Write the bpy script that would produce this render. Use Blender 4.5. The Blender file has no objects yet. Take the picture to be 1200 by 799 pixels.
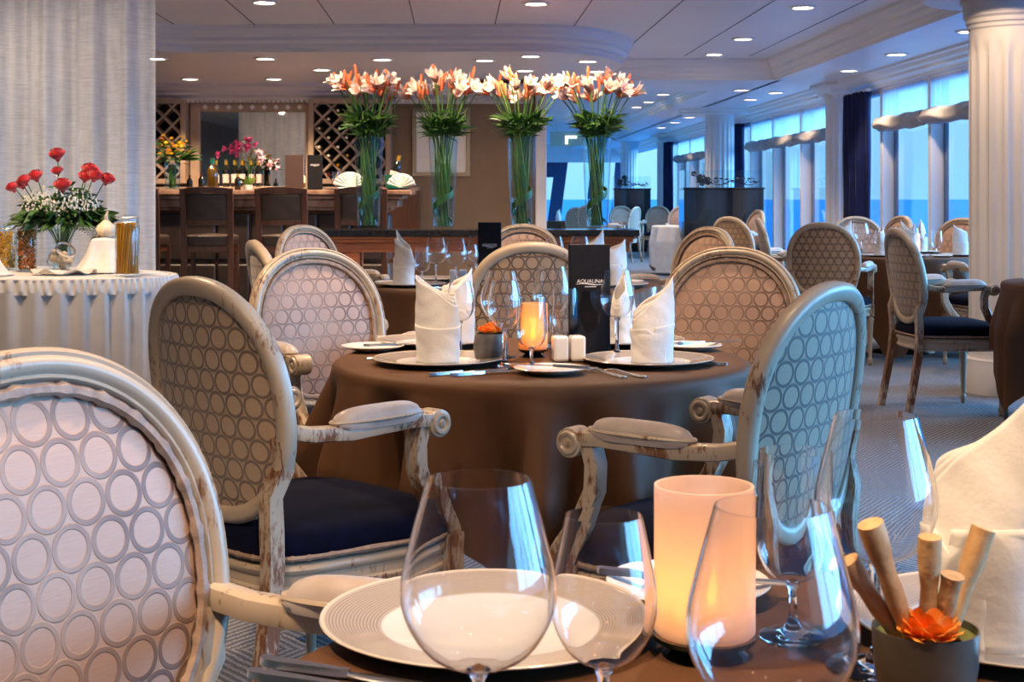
import bpy, math, random
from mathutils import Vector, Matrix
from math import sin, cos, pi, radians, sqrt, atan2, exp
random.seed(7)
C = bpy.context.scene.collection
H = 1.19            # eye height of the camera
# ------------------------------------------------------------------ helpers
class MB:
    def __init__(s):
        s.v = []; s.f = []; s.uv = {}
    def pts(s, L):
        n = len(s.v); s.v += [tuple(p) for p in L]; return n
    def box(s, c, d, rz=0.0, M=None):
        x, y, z = d[0]/2, d[1]/2, d[2]/2
        P = [(-x,-y,-z),(x,-y,-z),(x,y,-z),(-x,y,-z),(-x,-y,z),(x,-y,z),(x,y,z),(-x,y,z)]
        R = M if M is not None else Matrix.Rotation(rz, 3, 'Z')
        n = s.pts([R @ Vector(p) + Vector(c) for p in P])
        for q in ((0,3,2,1),(4,5,6,7),(0,1,5,4),(1,2,6,5),(2,3,7,6),(3,0,4,7)):
            s.f.append(tuple(n+i for i in q))
        return s
    def grid(s, fn, nu, nv, cu=False, cv=False, uv=False):
        n = len(s.v)
        U = nu if cu else nu+1; V = nv if cv else nv+1
        for i in range(U):
            for j in range(V):
                p = fn(i/nu, j/nv)
                if uv: s.uv[len(s.v)] = (i/nu, j/nv, 0)
                s.v.append(tuple(p))
        for i in range(nu):
            for j in range(nv):
                a = n+i*V+j; b = n+((i+1) % U)*V+j; c = n+((i+1) % U)*V+(j+1) % V; d = n+i*V+(j+1) % V
                s.f.append((a, b, c, d))
        return s
    def lathe(s, prof, seg=24, M=None, cap=True, mod=None):
        n = len(s.v); m = len(prof)
        for i in range(seg):
            a = 2*pi*i/seg
            for r, z in prof:
                k = mod(a, r, z) if mod else r
                p = Vector((k*cos(a), k*sin(a), z))
                s.v.append(tuple(M @ p) if M is not None else tuple(p))
        for i in range(seg):
            for j in range(m-1):
                a = n+i*m+j; b = n+((i+1) % seg)*m+j
                s.f.append((a, b, b+1, a+1))
        if cap:
            if prof[0][0] > 1e-6: s.f.append(tuple(n+i*m for i in reversed(range(seg))))
            if prof[-1][0] > 1e-6: s.f.append(tuple(n+i*m+m-1 for i in range(seg)))
        return s
    def sweep(s, path, prof, up=(0,0,1), closed=False, scale=None, cap=True):
        """prof: (side, up) pairs swept along path, up vector kept"""
        P = [Vector(p) for p in path]; n = len(P); m = len(prof); b0 = len(s.v)
        ups = up if callable(up) else (lambda i: Vector(up))
        for i in range(n):
            if closed: t = P[(i+1) % n]-P[i-1]
            else: t = P[min(i+1, n-1)]-P[max(i-1, 0)]
            t.normalize(); u = Vector(ups(i)); sd = t.cross(u)
            if sd.length < 1e-5: sd = t.cross(Vector((0.3,1,0.1)))
            sd.normalize(); u = sd.cross(t); k = scale(i/max(1, n-1)) if scale else 1
            kx, ky = k if isinstance(k, tuple) else (k, k)
            for a, b in prof: s.v.append(tuple(P[i]+sd*a*kx+u*b*ky))
        for i in range(n if closed else n-1):
            for j in range(m):
                a = b0+i*m+j; b = b0+i*m+(j+1) % m; c = b0+((i+1) % n)*m+(j+1) % m; d = b0+((i+1) % n)*m+j
                s.f.append((a, b, c, d))
        if cap and not closed:
            s.f.append(tuple(b0+j for j in reversed(range(m)))); s.f.append(tuple(b0+(n-1)*m+j for j in range(m)))
        return s
    def tube(s, path, r, seg=8, closed=False, scale=None):
        pr = [(r*cos(2*pi*j/seg), r*sin(2*pi*j/seg)) for j in range(seg)]
        return s.sweep(path, pr, closed=closed, scale=scale)
    def poly(s, pts, z0, z1):
        n = s.pts([(x, y, z0) for x, y in pts]); m = s.pts([(x, y, z1) for x, y in pts]); k = len(pts)
        s.f.append(tuple(n+i for i in reversed(range(k)))); s.f.append(tuple(m+i for i in range(k)))
        for i in range(k): s.f.append((n+i, n+(i+1) % k, m+(i+1) % k, m+i))
        return s
    def ball(s, c, r, seg=10, rings=6, sc=(1,1,1), M=None):
        def fn(u, v):
            a = 2*pi*u; b = pi*(v*0.998+0.001)
            p = Vector((r*sc[0]*sin(b)*cos(a), r*sc[1]*sin(b)*sin(a), -r*sc[2]*cos(b)))
            if M is not None: p = M @ p
            return p+Vector(c)
        return s.grid(fn, seg, rings, cu=True)
    def build(s, name, mat, parent=None, smooth=True, bevel=0, sub=0, solid=0, loc=None, ang=0.7):
        me = bpy.data.meshes.new(name); me.from_pydata(s.v, [], s.f); me.validate(); me.update()
        if s.uv:
            at = me.attributes.new('uvp', 'FLOAT_VECTOR', 'POINT')
            for i, q in s.uv.items(): at.data[i].vector = q
        o = bpy.data.objects.new(name, me); C.objects.link(o)
        if mat: me.materials.append(mat)
        if parent: o.parent = parent
        if smooth:
            me.polygons.foreach_set('use_smooth', [True]*len(me.polygons))
            try: me.set_sharp_from_angle(angle=ang)
            except Exception: pass
        if solid:
            m = o.modifiers.new('s', 'SOLIDIFY'); m.thickness = solid; m.offset = 0
        if bevel:
            m = o.modifiers.new('b', 'BEVEL'); m.width = bevel; m.segments = 2; m.limit_method = 'ANGLE'
        if sub:
            m = o.modifiers.new('u', 'SUBSURF'); m.levels = sub; m.render_levels = sub
        if loc: o.location = loc
        return o
def tag(o, label, cat, group=None, kind=None):
    o['label'] = label; o['category'] = cat
    if group: o['group'] = group
    if kind: o['kind'] = kind
    return o
def thing(name, label, cat, loc=(0,0,0), rz=0, group=None):
    o = bpy.data.objects.new(name, None); C.objects.link(o); o.empty_display_size = 0.05
    o.location = loc; o.rotation_euler = (0, 0, rz)
    return tag(o, label, cat, group)
def copy_tree(o, parent=None):
    c = o.copy(); C.objects.link(c)
    if parent: c.parent = parent
    for ch in list(o.children): copy_tree(ch, c)
    return c
PROTO = {}
def place(key, label, loc, rz=0, group=None, scale=None):
    """first use moves the prototype itself, later uses copy it with its parts"""
    root, used = PROTO[key]
    o = copy_tree(root) if used else root
    PROTO[key] = (root, True)
    o.location = loc; o.rotation_euler = (0, 0, rz)
    if scale: o.scale = (scale,)*3 if not isinstance(scale, tuple) else scale
    o['label'] = label
    if group: o['group'] = group
    return o
def struct(o, label=None):
    o['kind'] = 'structure'
    if label: o['label'] = label
    return o
A = 0.04                                  # the room's long axis runs 2.3 degrees off the lens axis
def rp(X, Y, z=None):
    x, y = X*cos(A)-Y*sin(A), X*sin(A)+Y*cos(A)
    return (x, y) if z is None else (x, y, z)
# ------------------------------------------------------------------ materials
def newmat(name):
    m = bpy.data.materials.new(name); m.use_nodes = True
    nt = m.node_tree; return m, nt, nt.nodes['Principled BSDF'], nt.nodes['Material Output']
def N(nt, t, **kw):
    n = nt.nodes.new(t)
    for k, v in kw.items():
        if k.startswith('i_'):
            n.inputs[k[2:].replace('_', ' ')].default_value = v
        else: setattr(n, k, v)
    return n
def rgb(h, f=1.0):
    """sRGB hex to linear"""
    c = [int(h[i:i+2], 16)/255 for i in (0, 2, 4)]
    return tuple((x/12.92 if x < .04045 else ((x+.055)/1.055)**2.4)*f for x in c)+(1,)
def mth(nt, op, a, b=None, c=None):
    n = nt.nodes.new('ShaderNodeMath'); n.operation = op
    for i, x in enumerate((a, b, c)):
        if x is None: continue
        if isinstance(x, (int, float)): n.inputs[i].default_value = x
        else: nt.links.new(x, n.inputs[i])
    return n.outputs[0]
def mixc(nt, f, a, b):
    n = nt.nodes.new('ShaderNodeMix'); n.data_type = 'RGBA'
    L = nt.links
    if isinstance(f, (int, float)): n.inputs[0].default_value = f
    else: L.new(f, n.inputs[0])
    for i, x in ((6, a), (7, b)):
        if isinstance(x, tuple): n.inputs[i].default_value = x
        else: L.new(x, n.inputs[i])
    return n.outputs[2]
def coord(nt, scale=(1,1,1), kind='Object', rot=(0,0,0)):
    t = nt.nodes.new('ShaderNodeTexCoord'); m = nt.nodes.new('ShaderNodeMapping')
    m.inputs['Scale'].default_value = scale; m.inputs['Rotation'].default_value = rot
    nt.links.new(t.outputs[kind], m.inputs[0]); return m.outputs[0]
def noise(nt, vec, scale, detail=3, rough=.5):
    n = nt.nodes.new('ShaderNodeTexNoise'); n.inputs['Scale'].default_value = scale
    n.inputs['Detail'].default_value = detail; n.inputs['Roughness'].default_value = rough
    nt.links.new(vec, n.inputs['Vector']); return n.outputs['Fac']
def ramp(nt, f, stops):
    n = nt.nodes.new('ShaderNodeValToRGB'); e = n.color_ramp.elements
    while len(e) < len(stops): e.new(0.5)
    for i, (p, c) in enumerate(stops):
        e[i].position = p; e[i].color = c if isinstance(c, tuple) else (c, c, c, 1)
    nt.links.new(f, n.inputs[0]); return n.outputs[0]
def bump(nt, b, h, strength=.3, dist=.01):
    n = nt.nodes.new('ShaderNodeBump'); n.inputs['Strength'].default_value = strength; n.inputs['Distance'].default_value = dist
    nt.links.new(h, n.inputs['Height']); nt.links.new(n.outputs[0], b.inputs['Normal'])
def mat(name, col, rough=.5, metal=0, col2=None, nscale=8, stretch=(1,1,1), bs=0, bscale=200, bdist=.002, coat=0, sheen=0, spec=.5, lo=.35, hi=.65):
    m, nt, b, o = newmat(name)
    b.inputs['Base Color'].default_value = col; b.inputs['Roughness'].default_value = rough; b.inputs['Metallic'].default_value = metal
    b.inputs['Coat Weight'].default_value = coat; b.inputs['Sheen Weight'].default_value = sheen; b.inputs['Specular IOR Level'].default_value = spec
    v = coord(nt, stretch)
    if col2:
        f = ramp(nt, noise(nt, v, nscale, 4), [(lo, 0.0), (hi, 1.0)])
        nt.links.new(mixc(nt, f, col, col2), b.inputs['Base Color'])
    if bs: bump(nt, b, noise(nt, v, bscale, 2), bs, bdist)
    return m
M = {}
M['plaster'] = mat('white_plaster', rgb('dcd8d6'), .55, col2=rgb('d2cecd'), nscale=1.5)
M['ceiling'] = mat('ceiling_paint', rgb('e2e1e4'), .38, col2=rgb('dcdce2'), nscale=.8)
M['moulding'] = mat('moulding_paint', rgb('e0dcdb'), .4)
M['taupe'] = mat('taupe_wall', rgb('8a7259'), .75, col2=rgb('826b53'), nscale=2, bs=.15)
M['seam'] = mat('seam_dark', rgb('40444c'), .6)
M['navy'] = mat('navy_velvet', rgb('070b24'), .9, sheen=.02, spec=.08, col2=rgb('05081c'), nscale=30, bs=.2, bscale=500)
M['drape'] = mat('navy_drape', rgb('0b1a4e'), .6, sheen=.08, spec=.2, col2=rgb('091440'), nscale=12)
M['cloth'] = mat('brown_tablecloth', rgb('5a3b24'), .62, spec=.25, col2=rgb('52351f'), nscale=4, bs=.12, bscale=900, bdist=.001)
M['white_cloth'] = mat('white_cloth', rgb('e2ded8'), .75, sheen=.15, col2=rgb('d6d1cb'), nscale=14, bs=.35, bscale=130, bdist=.002)
M['skirt'] = mat('grey_white_skirting', rgb('d2cfcc'), .7, sheen=.2, col2=rgb('cac7c6'), nscale=9, bs=.15, bscale=400)
M['wood'] = mat('red_brown_wood', rgb('b05c34'), .35, col2=rgb('c87444'), nscale=6, stretch=(1,12,12), coat=.3)
M['dark_wood'] = mat('dark_walnut', rgb('4a2a1a'), .35, col2=rgb('5e3722'), nscale=5, stretch=(8,8,1), coat=.3)
M['black_top'] = mat('black_stone', rgb('1b1a1c'), .12, col2=rgb('262426'), nscale=20)
M['leather'] = mat('dark_brown_leather', rgb('3b302b'), .38, col2=rgb('443732'), nscale=10, bs=.3, bscale=160)
M['bar_leather'] = mat('dark_padded_leather', rgb('2b2220'), .4, col2=rgb('332926'), nscale=10, bs=.3, bscale=160)
M['marble'] = mat('brown_marble', rgb('6a4c3e'), .2, col2=rgb('a08371'), nscale=6, coat=.3)
M['lattice'] = mat('taupe_lattice', rgb('a8917f'), .5, col2=rgb('9d8674'), nscale=9)
M['dark'] = mat('rack_interior', rgb('181416'), .8)
M['steel'] = mat('polished_steel', rgb('e4e0da'), .24, 1.0)
M['gold'] = mat('gold_foil', rgb('d9a436'), .3, .8)
M['brass'] = mat('brass', rgb('b89a60'), .3, 1.0)
M['china'] = mat('white_china', rgb('eceae6'), .12, coat=.4)
M['black_gloss'] = mat('black_lacquer', rgb('14161c'), .08, coat=.5)
M['menu'] = mat('menu_black_leatherette', rgb('0e0e14'), .6, spec=.25, col2=rgb('14141b'), nscale=60, bs=.3, bscale=600, bdist=.001)
M['menu_brown'] = mat('menu_brown_leatherette', rgb('4a3836'), .5, bs=.3, bscale=400, bdist=.001)
M['ink'] = mat('printed_white', rgb('e8e8ea'), .5)
M['stone_bowl'] = mat('dark_stoneware', rgb('55504c'), .45, .25, col2=rgb('6a625c'), nscale=40, bs=.3, bscale=120)
M['leaf'] = mat('leaf_green', rgb('3e6b28'), .45, col2=rgb('2d5220'), nscale=14)
M['leaf_light'] = mat('leaf_light', rgb('6f8f38'), .45, col2=rgb('52772e'), nscale=14)
M['fern'] = mat('fern_dark', rgb('2f5326'), .5, col2=rgb('3f6530'), nscale=20)
M['rose'] = mat('red_rose', rgb('b8101e'), .5, col2=rgb('d8202c'), nscale=25, sheen=.4)
M['breath'] = mat('small_white_blossom', rgb('efece0'), .6)
M['orange_flower'] = mat('orange_blossom', rgb('f08422'), .55, col2=rgb('f8ac48'), nscale=60)
M['yellow_flower'] = mat('yellow_blossom', rgb('e8b818'), .5, col2=rgb('f2d040'), nscale=50)
M['orchid'] = mat('magenta_orchid', rgb('a01a58'), .5, col2=rgb('c8347a'), nscale=60)
M['pink_orchid'] = mat('pale_pink_orchid', rgb('f0c8d0'), .5)
M['pasta'] = mat('yellow_pasta', rgb('d69a24'), .5, col2=rgb('c28418'), nscale=60, stretch=(1,1,.05))
M['pasta_y'] = mat('pale_yellow_pasta', rgb('e0b03a'), .5, col2=rgb('cc9a2c'), nscale=60)
M['pasta_mix'] = mat('mixed_pasta', rgb('d4762a'), .5, col2=rgb('6f6a2a'), nscale=45, lo=.5, hi=.62)
M['pasta_tan'] = mat('tan_pasta', rgb('dc9a4a'), .5, col2=rgb('a86a34'), nscale=50)
M['shell'] = mat('taupe_shell', rgb('a08c78'), .4, col2=rgb('c8b8a4'), nscale=30)
M['garlic'] = mat('garlic_skin', rgb('e6d6bc'), .5, col2=rgb('d8c2a4'), nscale=12)
M['bottle_dark'] = mat('dark_bottle_glass', rgb('10140e'), .06, coat=.5)
M['bottle_amber'] = mat('amber_bottle_glass', rgb('4a3408'), .06, coat=.5)
M['foil_red'] = mat('red_foil', rgb('7a1820'), .35, .4)
M['foil_green'] = mat('green_foil', rgb('1f6a58'), .35, .4)
M['paper'] = mat('bottle_paper_label', rgb('e0cfc4'), .6, col2=rgb('c89a90'), nscale=40)
M['picture'] = mat('pale_print', rgb('f0ece4'), .6, col2=rgb('e8e2d8'), nscale=4)
M['pframe'] = mat('pewter_frame', rgb('8e8271'), .35, .5)
M['blind'] = mat('grey_roman_blind', rgb('a09c9c'), .7, col2=rgb('8c8888'), nscale=6)
M['bread'] = mat('breadstick_crust', rgb('cfa878'), .7, col2=rgb('b68a58'), nscale=40, bs=.4, bscale=150)
M['moss'] = mat('moss_green', rgb('5a6128'), .8, col2=rgb('7c7a3a'), nscale=60, bs=.5)
M['cup'] = mat('dark_pewter_cup', rgb('5a5750'), .3, .6, col2=rgb('6c685e'), nscale=20)
M['wax'] = mat('cream_wax', rgb('efe2c8'), .5)
M['mullion'] = mat('white_window_frame', rgb('cfcdd0'), .4)
M['navy_frame'] = mat('navy_window_frame', rgb('15345c'), .4)
M['satin'] = mat('arm_pad_satin', rgb('b3a59c'), .38, sheen=.5, col2=rgb('a8998f'), nscale=30, bs=.15, bscale=700, bdist=.001)
M['braid'] = mat('gimp_braid', rgb('a88e7a'), .6, col2=rgb('8e7462'), nscale=60, bs=.4, bscale=300)

def paint_mat():
    m, nt, b, o = newmat('distressed_paint'); L = nt.links
    v = coord(nt, (1,1,1)); vs = coord(nt, (6,6,1.6))
    big = noise(nt, v, 7, 4, .6); fine = noise(nt, vs, 16, 5, .7)
    g = nt.nodes.new('ShaderNodeNewGeometry')
    pt = ramp(nt, g.outputs['Pointiness'], [(.50, 0.0), (.60, 1.0)])
    s = mth(nt, 'ADD', mth(nt, 'MULTIPLY', big, .62), mth(nt, 'MULTIPLY', fine, .5))
    s = mth(nt, 'ADD', s, mth(nt, 'MULTIPLY', pt, .10))
    f = ramp(nt, s, [(.63, 0.0), (.70, 1.0)])
    wood = mixc(nt, noise(nt, vs, 30, 3), rgb('5c3a24'), rgb('8a5a36'))
    pnt = mixc(nt, noise(nt, v, 12, 4), rgb('c4b29a'), rgb('a8957f'))
    L.new(mixc(nt, f, pnt, wood), b.inputs['Base Color'])
    b.inputs['Roughness'].default_value = .38; b.inputs['Coat Weight'].default_value = .15
    bump(nt, b, mth(nt, 'MULTIPLY', s, -1), .25, .004)
    return m
M['paint'] = paint_mat()
def ring_mat(name, base, base2, ring, ring2, gloss=.5):
    """linen with interlocked embroidered rings in a hexagonal repeat"""
    m, nt, b, o = newmat(name); L = nt.links
    t = nt.nodes.new('ShaderNodeTexCoord'); sp = nt.nodes.new('ShaderNodeSeparateXYZ'); L.new(t.outputs['Object'], sp.inputs[0])
    x, z = sp.outputs['X'], sp.outputs['Z']
    dx, dz = .054, .0470
    def cell(ox, oz):
        a = mth(nt, 'SUBTRACT', mth(nt, 'FLOORED_MODULO', mth(nt, 'ADD', x, 10*dx+ox), dx), dx/2)
        c = mth(nt, 'SUBTRACT', mth(nt, 'FLOORED_MODULO', mth(nt, 'ADD', z, 10*dz+oz), 2*dz), dz)
        return mth(nt, 'SQRT', mth(nt, 'ADD', mth(nt, 'MULTIPLY', a, a), mth(nt, 'MULTIPLY', c, c)))
    d = mth(nt, 'MINIMUM', cell(0, 0), cell(dx/2, dz))
    e = mth(nt, 'ABSOLUTE', mth(nt, 'SUBTRACT', d, .0236))
    f = ramp(nt, mth(nt, 'MULTIPLY', e, 100), [(.27, 1.0), (.38, 0.0)])
    w = coord(nt, (12, 12, 260)); wv = noise(nt, w, 3, 3, .6)
    v1 = coord(nt, (1,1,1)); patch = noise(nt, v1, 5, 2)
    bc = mixc(nt, wv, base, base2); rc = mixc(nt, ramp(nt, patch, [(.4, 0.0), (.6, 1.0)]), ring, ring2)
    L.new(mixc(nt, f, bc, rc), b.inputs['Base Color'])
    b.inputs['Roughness'].default_value = gloss; b.inputs['Sheen Weight'].default_value = .3
    hh = mth(nt, 'ADD', mth(nt, 'MULTIPLY', f, 1.0), mth(nt, 'MULTIPLY', wv, .15))
    bump(nt, b, hh, .55, .004)
    return m
M['linen'] = ring_mat('ring_linen_front', rgb('c6a38c'), rgb('b48e76'), rgb('77594a'), rgb('b0917c'))
M['linen_back'] = ring_mat('ring_linen_rear', rgb('b89d80'), rgb('a0866a'), rgb('5f4c3e'), rgb('756152'))
def glass_mat(name, col=(1,1,1,1), ior=1.45, rough=0.0):
    m, nt, b, o = newmat(name)
    b.inputs['Base Color'].default_value = col; b.inputs['Transmission Weight'].default_value = 1
    b.inputs['Roughness'].default_value = rough; b.inputs['IOR'].default_value = ior
    return m
M['crystal'] = glass_mat('clear_crystal')
def thin_glass(name, tint=(.96,.98,.98,1), ior=1.35, frost=0.0, ftint=(1,1,1,1)):
    m, nt, b, o = newmat(name); L = nt.links; nt.nodes.remove(b)
    tr = N(nt, 'ShaderNodeBsdfTransparent'); tr.inputs[0].default_value = tint
    gl = N(nt, 'ShaderNodeBsdfGlossy'); gl.inputs['Roughness'].default_value = .02
    g = nt.nodes.new('ShaderNodeNewGeometry'); dt = nt.nodes.new('ShaderNodeVectorMath'); dt.operation = 'DOT_PRODUCT'
    L.new(g.outputs['Normal'], dt.inputs[0]); L.new(g.outputs['Incoming'], dt.inputs[1])
    q = mth(nt, 'SUBTRACT', 1, mth(nt, 'ABSOLUTE', dt.outputs['Value'])); r0 = ((ior-1)/(ior+1))**2
    fr = mth(nt, 'MINIMUM', mth(nt, 'ADD', mth(nt, 'MULTIPLY', mth(nt, 'POWER', q, 5), 1-r0), r0), .75)
    mx = nt.nodes.new('ShaderNodeMixShader'); L.new(fr, mx.inputs[0]); L.new(tr.outputs[0], mx.inputs[1]); L.new(gl.outputs[0], mx.inputs[2])
    out = mx.outputs[0]
    if frost:
        tl = N(nt, 'ShaderNodeBsdfTranslucent'); tl.inputs[0].default_value = ftint
        df = N(nt, 'ShaderNodeBsdfDiffuse'); df.inputs[0].default_value = ftint
        m1 = nt.nodes.new('ShaderNodeMixShader'); m1.inputs[0].default_value = .35; L.new(tl.outputs[0], m1.inputs[1]); L.new(df.outputs[0], m1.inputs[2])
        m2 = nt.nodes.new('ShaderNodeMixShader'); m2.inputs[0].default_value = frost; L.new(out, m2.inputs[1]); L.new(m1.outputs[0], m2.inputs[2]); out = m2.outputs[0]
    L.new(out, o.inputs['Surface']); return m
M['pane'] = thin_glass('window_glass', ior=1.2)
M['jar'] = thin_glass('jar_glass', ior=1.4)
M['vase'] = thin_glass('vase_glass', tint=(.90,.97,.97,1), ior=1.45)
M['screen'] = thin_glass('screen_glass', tint=(.88,.95,.97,1), ior=1.4)
M['frost'] = thin_glass('frosted_shade', frost=.82, ftint=(.95,.78,.70,1))
M['amber'] = thin_glass('amber_frosted_shade', tint=(1,.75,.5,1), frost=.72, ftint=(1,.72,.46,1))
def emit(name, col, s):
    m, nt, b, o = newmat(name); nt.nodes.remove(b)
    e = N(nt, 'ShaderNodeEmission'); e.inputs[0].default_value = col; e.inputs[1].default_value = s
    nt.links.new(e.outputs[0], o.inputs['Surface']); return m
M['lamp'] = emit('lamp_lens', (1,.84,.62,1), 20)
M['flame'] = emit('led_flame', (1,.56,.05,1), 48)
def sheer_mat():
    m, nt, b, o = newmat('sheer_curtain'); L = nt.links; nt.nodes.remove(b)
    h = noise(nt, coord(nt, (3, 3, 55)), 2.2, 3, .7); h2 = noise(nt, coord(nt, (6,6,1.2)), 4, 2)
    k = ramp(nt, mth(nt, 'ADD', mth(nt, 'MULTIPLY', h, .7), mth(nt, 'MULTIPLY', h2, .3)), [(.36, .72), (.62, .97)])
    tl = N(nt, 'ShaderNodeBsdfTranslucent'); tl.inputs[0].default_value = rgb('ececf0')
    df = N(nt, 'ShaderNodeBsdfDiffuse'); df.inputs[0].default_value = rgb('ececf0')
    tr = N(nt, 'ShaderNodeBsdfTransparent')
    a = nt.nodes.new('ShaderNodeMixShader'); a.inputs[0].default_value = .65; L.new(tl.outputs[0], a.inputs[1]); L.new(df.outputs[0], a.inputs[2])
    c = nt.nodes.new('ShaderNodeMixShader'); L.new(k, c.inputs[0]); L.new(tr.outputs[0], c.inputs[1]); L.new(a.outputs[0], c.inputs[2])
    L.new(c.outputs[0], o.inputs['Surface']); return m
M['sheer'] = sheer_mat()
def voile_mat():
    m, nt, b, o = newmat('window_voile'); L = nt.links; nt.nodes.remove(b)
    tl = N(nt, 'ShaderNodeBsdfTranslucent'); tl.inputs[0].default_value = rgb('e8e8ea')
    tr = N(nt, 'ShaderNodeBsdfTransparent')
    c = nt.nodes.new('ShaderNodeMixShader'); c.inputs[0].default_value = .6; L.new(tr.outputs[0], c.inputs[1]); L.new(tl.outputs[0], c.inputs[2])
    L.new(c.outputs[0], o.inputs['Surface']); return m
M['voile'] = voile_mat()
def mirror_mat():
    m, nt, b, o = newmat('bar_mirror'); b.inputs['Base Color'].default_value = rgb('e6ddd0'); b.inputs['Metallic'].default_value = 1; b.inputs['Roughness'].default_value = .02
    return m
M['mirror'] = mirror_mat()
def lily_mat():
    m, nt, b, o = newmat('lily_petal'); L = nt.links
    at = nt.nodes.new('ShaderNodeAttribute'); at.attribute_name = 'uvp'; sp = nt.nodes.new('ShaderNodeSeparateXYZ'); L.new(at.outputs['Vector'], sp.inputs[0])
    c = ramp(nt, sp.outputs['X'], [(0.0, rgb('dc6a3a')), (.30, rgb('f09a70')), (.48, rgb('f6d2c6')), (1.0, rgb('faf6f2'))])
    L.new(c, b.inputs['Base Color']); b.inputs['Roughness'].default_value = .5; b.inputs['Sheen Weight'].default_value = .3
    return m
M['lily'] = lily_mat()
M['bud'] = mat('lily_bud', rgb('e2673a'), .45, col2=rgb('ee9060'), nscale=14)
def carpet_mat():
    m, nt, b, o = newmat('patterned_carpet'); L = nt.links
    v = coord(nt, (1,1,1)); 
    def wave(rot, sc):
        w = nt.nodes.new('ShaderNodeTexWave'); w.inputs['Scale'].default_value = sc; w.inputs['Distortion'].default_value = 1.5; w.inputs['Detail'].default_value = 2
        L.new(coord(nt, (1,1,1), rot=(0,0,rot)), w.inputs['Vector']); return w.outputs['Fac']
    ch = nt.nodes.new('ShaderNodeTexChecker'); ch.inputs['Scale'].default_value = 1.6; L.new(v, ch.inputs['Vector'])
    w = mixc(nt, ch.outputs['Fac'], wave(.6, 13), wave(-.7, 13))
    sp = noise(nt, v, 160, 2, .7)
    f = mth(nt, 'ADD', mth(nt, 'MULTIPLY', w, .26), mth(nt, 'MULTIPLY', sp, .85))
    c = ramp(nt, f, [(.38, rgb('2c2c33')), (.56, rgb('5e5d63')), (.75, rgb('a5a3a4'))])
    L.new(c, b.inputs['Base Color']); b.inputs['Roughness'].default_value = .85; b.inputs['Sheen Weight'].default_value = .2
    bump(nt, b, sp, .6, .006); return m
M['carpet'] = carpet_mat()
def charger_mat():
    m, nt, b, o = newmat('ribbed_charger'); L = nt.links
    t = nt.nodes.new('ShaderNodeTexCoord'); sp = nt.nodes.new('ShaderNodeSeparateXYZ'); L.new(t.outputs['Object'], sp.inputs[0])
    r = mth(nt, 'SQRT', mth(nt, 'ADD', mth(nt, 'MULTIPLY', sp.outputs['X'], sp.outputs['X']), mth(nt, 'MULTIPLY', sp.outputs['Y'], sp.outputs['Y'])))
    wv = mth(nt, 'ADD', mth(nt, 'MULTIPLY', mth(nt, 'SINE', mth(nt, 'MULTIPLY', r, 1900)), .5), .5)
    rim = mixc(nt, wv, rgb('8c8177'), rgb('b2a599'))
    f = ramp(nt, r, [(.1055, 0.0), (.1065, 1.0)]); f2 = ramp(nt, r, [(.1630, 0.0), (.1640, 1.0)])
    c = mixc(nt, f2, mixc(nt, f, rgb('d6d4d2'), rim), rgb('cbbfae'))
    L.new(c, b.inputs['Base Color']); b.inputs['Roughness'].default_value = .16; b.inputs['Coat Weight'].default_value = .3
    return m
M['charger'] = charger_mat()
def sea_mat():
    m, nt, b, o = newmat('sea_water'); L = nt.links
    b.inputs['Base Color'].default_value = rgb('008ed0'); b.inputs['Roughness'].default_value = .5; b.inputs['Specular IOR Level'].default_value = .02
    bump(nt, b, noise(nt, coord(nt, (1,1,1)), .08, 4), .4, 3); return m
M['sea'] = sea_mat()
# ------------------------------------------------------------------ the room
WX = 4.47; ZU = 2.71; ZL = 2.48; YN = -4.5; YF = 38.0
def quad_floor(name, m, x0, x1, y0, y1, z0, z1):
    b = MB(); b.poly([rp(x0,y0), rp(x1,y0), rp(x1,y1), rp(x0,y1)], z0, z1)
    return struct(b.build(name, m, smooth=False))
quad_floor('floor', M['carpet'], -6.2, WX+.3, YN-.2, YF+.3, -.08, 0)
quad_floor('ceiling', M['ceiling'], -6.2, WX+.3, YN-.2, YF+.3, ZU, ZU+.1)
quad_floor('wall_left', M['taupe'], -6.2, -6.0, YN, 16.2, 0, ZU)
quad_floor('wall_behind', M['plaster'], -6.2, WX+.3, YN-.2, YN, 0, ZU)
b = MB(); b.poly([(-6.9, 16.35), (.30, 16.35), (.30, 16.5), (-6.9, 16.5)], 0, ZU); struct(b.build('wall_bar', M['taupe'], smooth=False))
quad_floor('wall_side', M['plaster'], .82, .92, 16.5, YF, 0, ZU)
# seams between the ceiling panels
b = MB()
for i in range(-8, 8):
    X = .35+.705*i
    if X < 3.5: b.box(rp(X, 5.2, ZU-.001), (.008, 20, .004), A)
struct(b.build('ceiling_trim_seams', M['seam'], smooth=False))
def moulding(path, name, out=1, z0=ZL, h=.23, closed=False, dep=.13):
    """stepped cornice swept along a plan path; 'out' is the side it projects to"""
    pr = [(0, 0), (.02, 0), (.02, .03), (.045, .04), (.045, .07), (.075, .10), (.075, .13), (.10, .15), (.115, .19), (.13, .20), (.13, .23), (0, .23)]
    pr = [(a*out*dep/.13, q*h/.23) for a, q in pr]
    b = MB(); b.sweep([(x, y, z0) for x, y in path], pr, closed=closed)
    return struct(b.build(name, M['moulding'], ang=.5))
def soffit(name, pts, z0=ZL):
    b = MB(); b.poly(pts, z0, ZU+.02); return struct(b.build(name, M['ceiling'], smooth=False))
bar_edge = [(-5.9, 10.9), (-2.87, 12.72), (-1.4, 12.62), (0.0, 12.62)]
for k in range(13):
    t = -pi/2+pi*.9*k/12
    bar_edge.append((.12+.95*cos(t)*(1 if k else 1), 14.15+1.53*sin(t)))
bar_edge.append((.42, 16.34))
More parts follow.
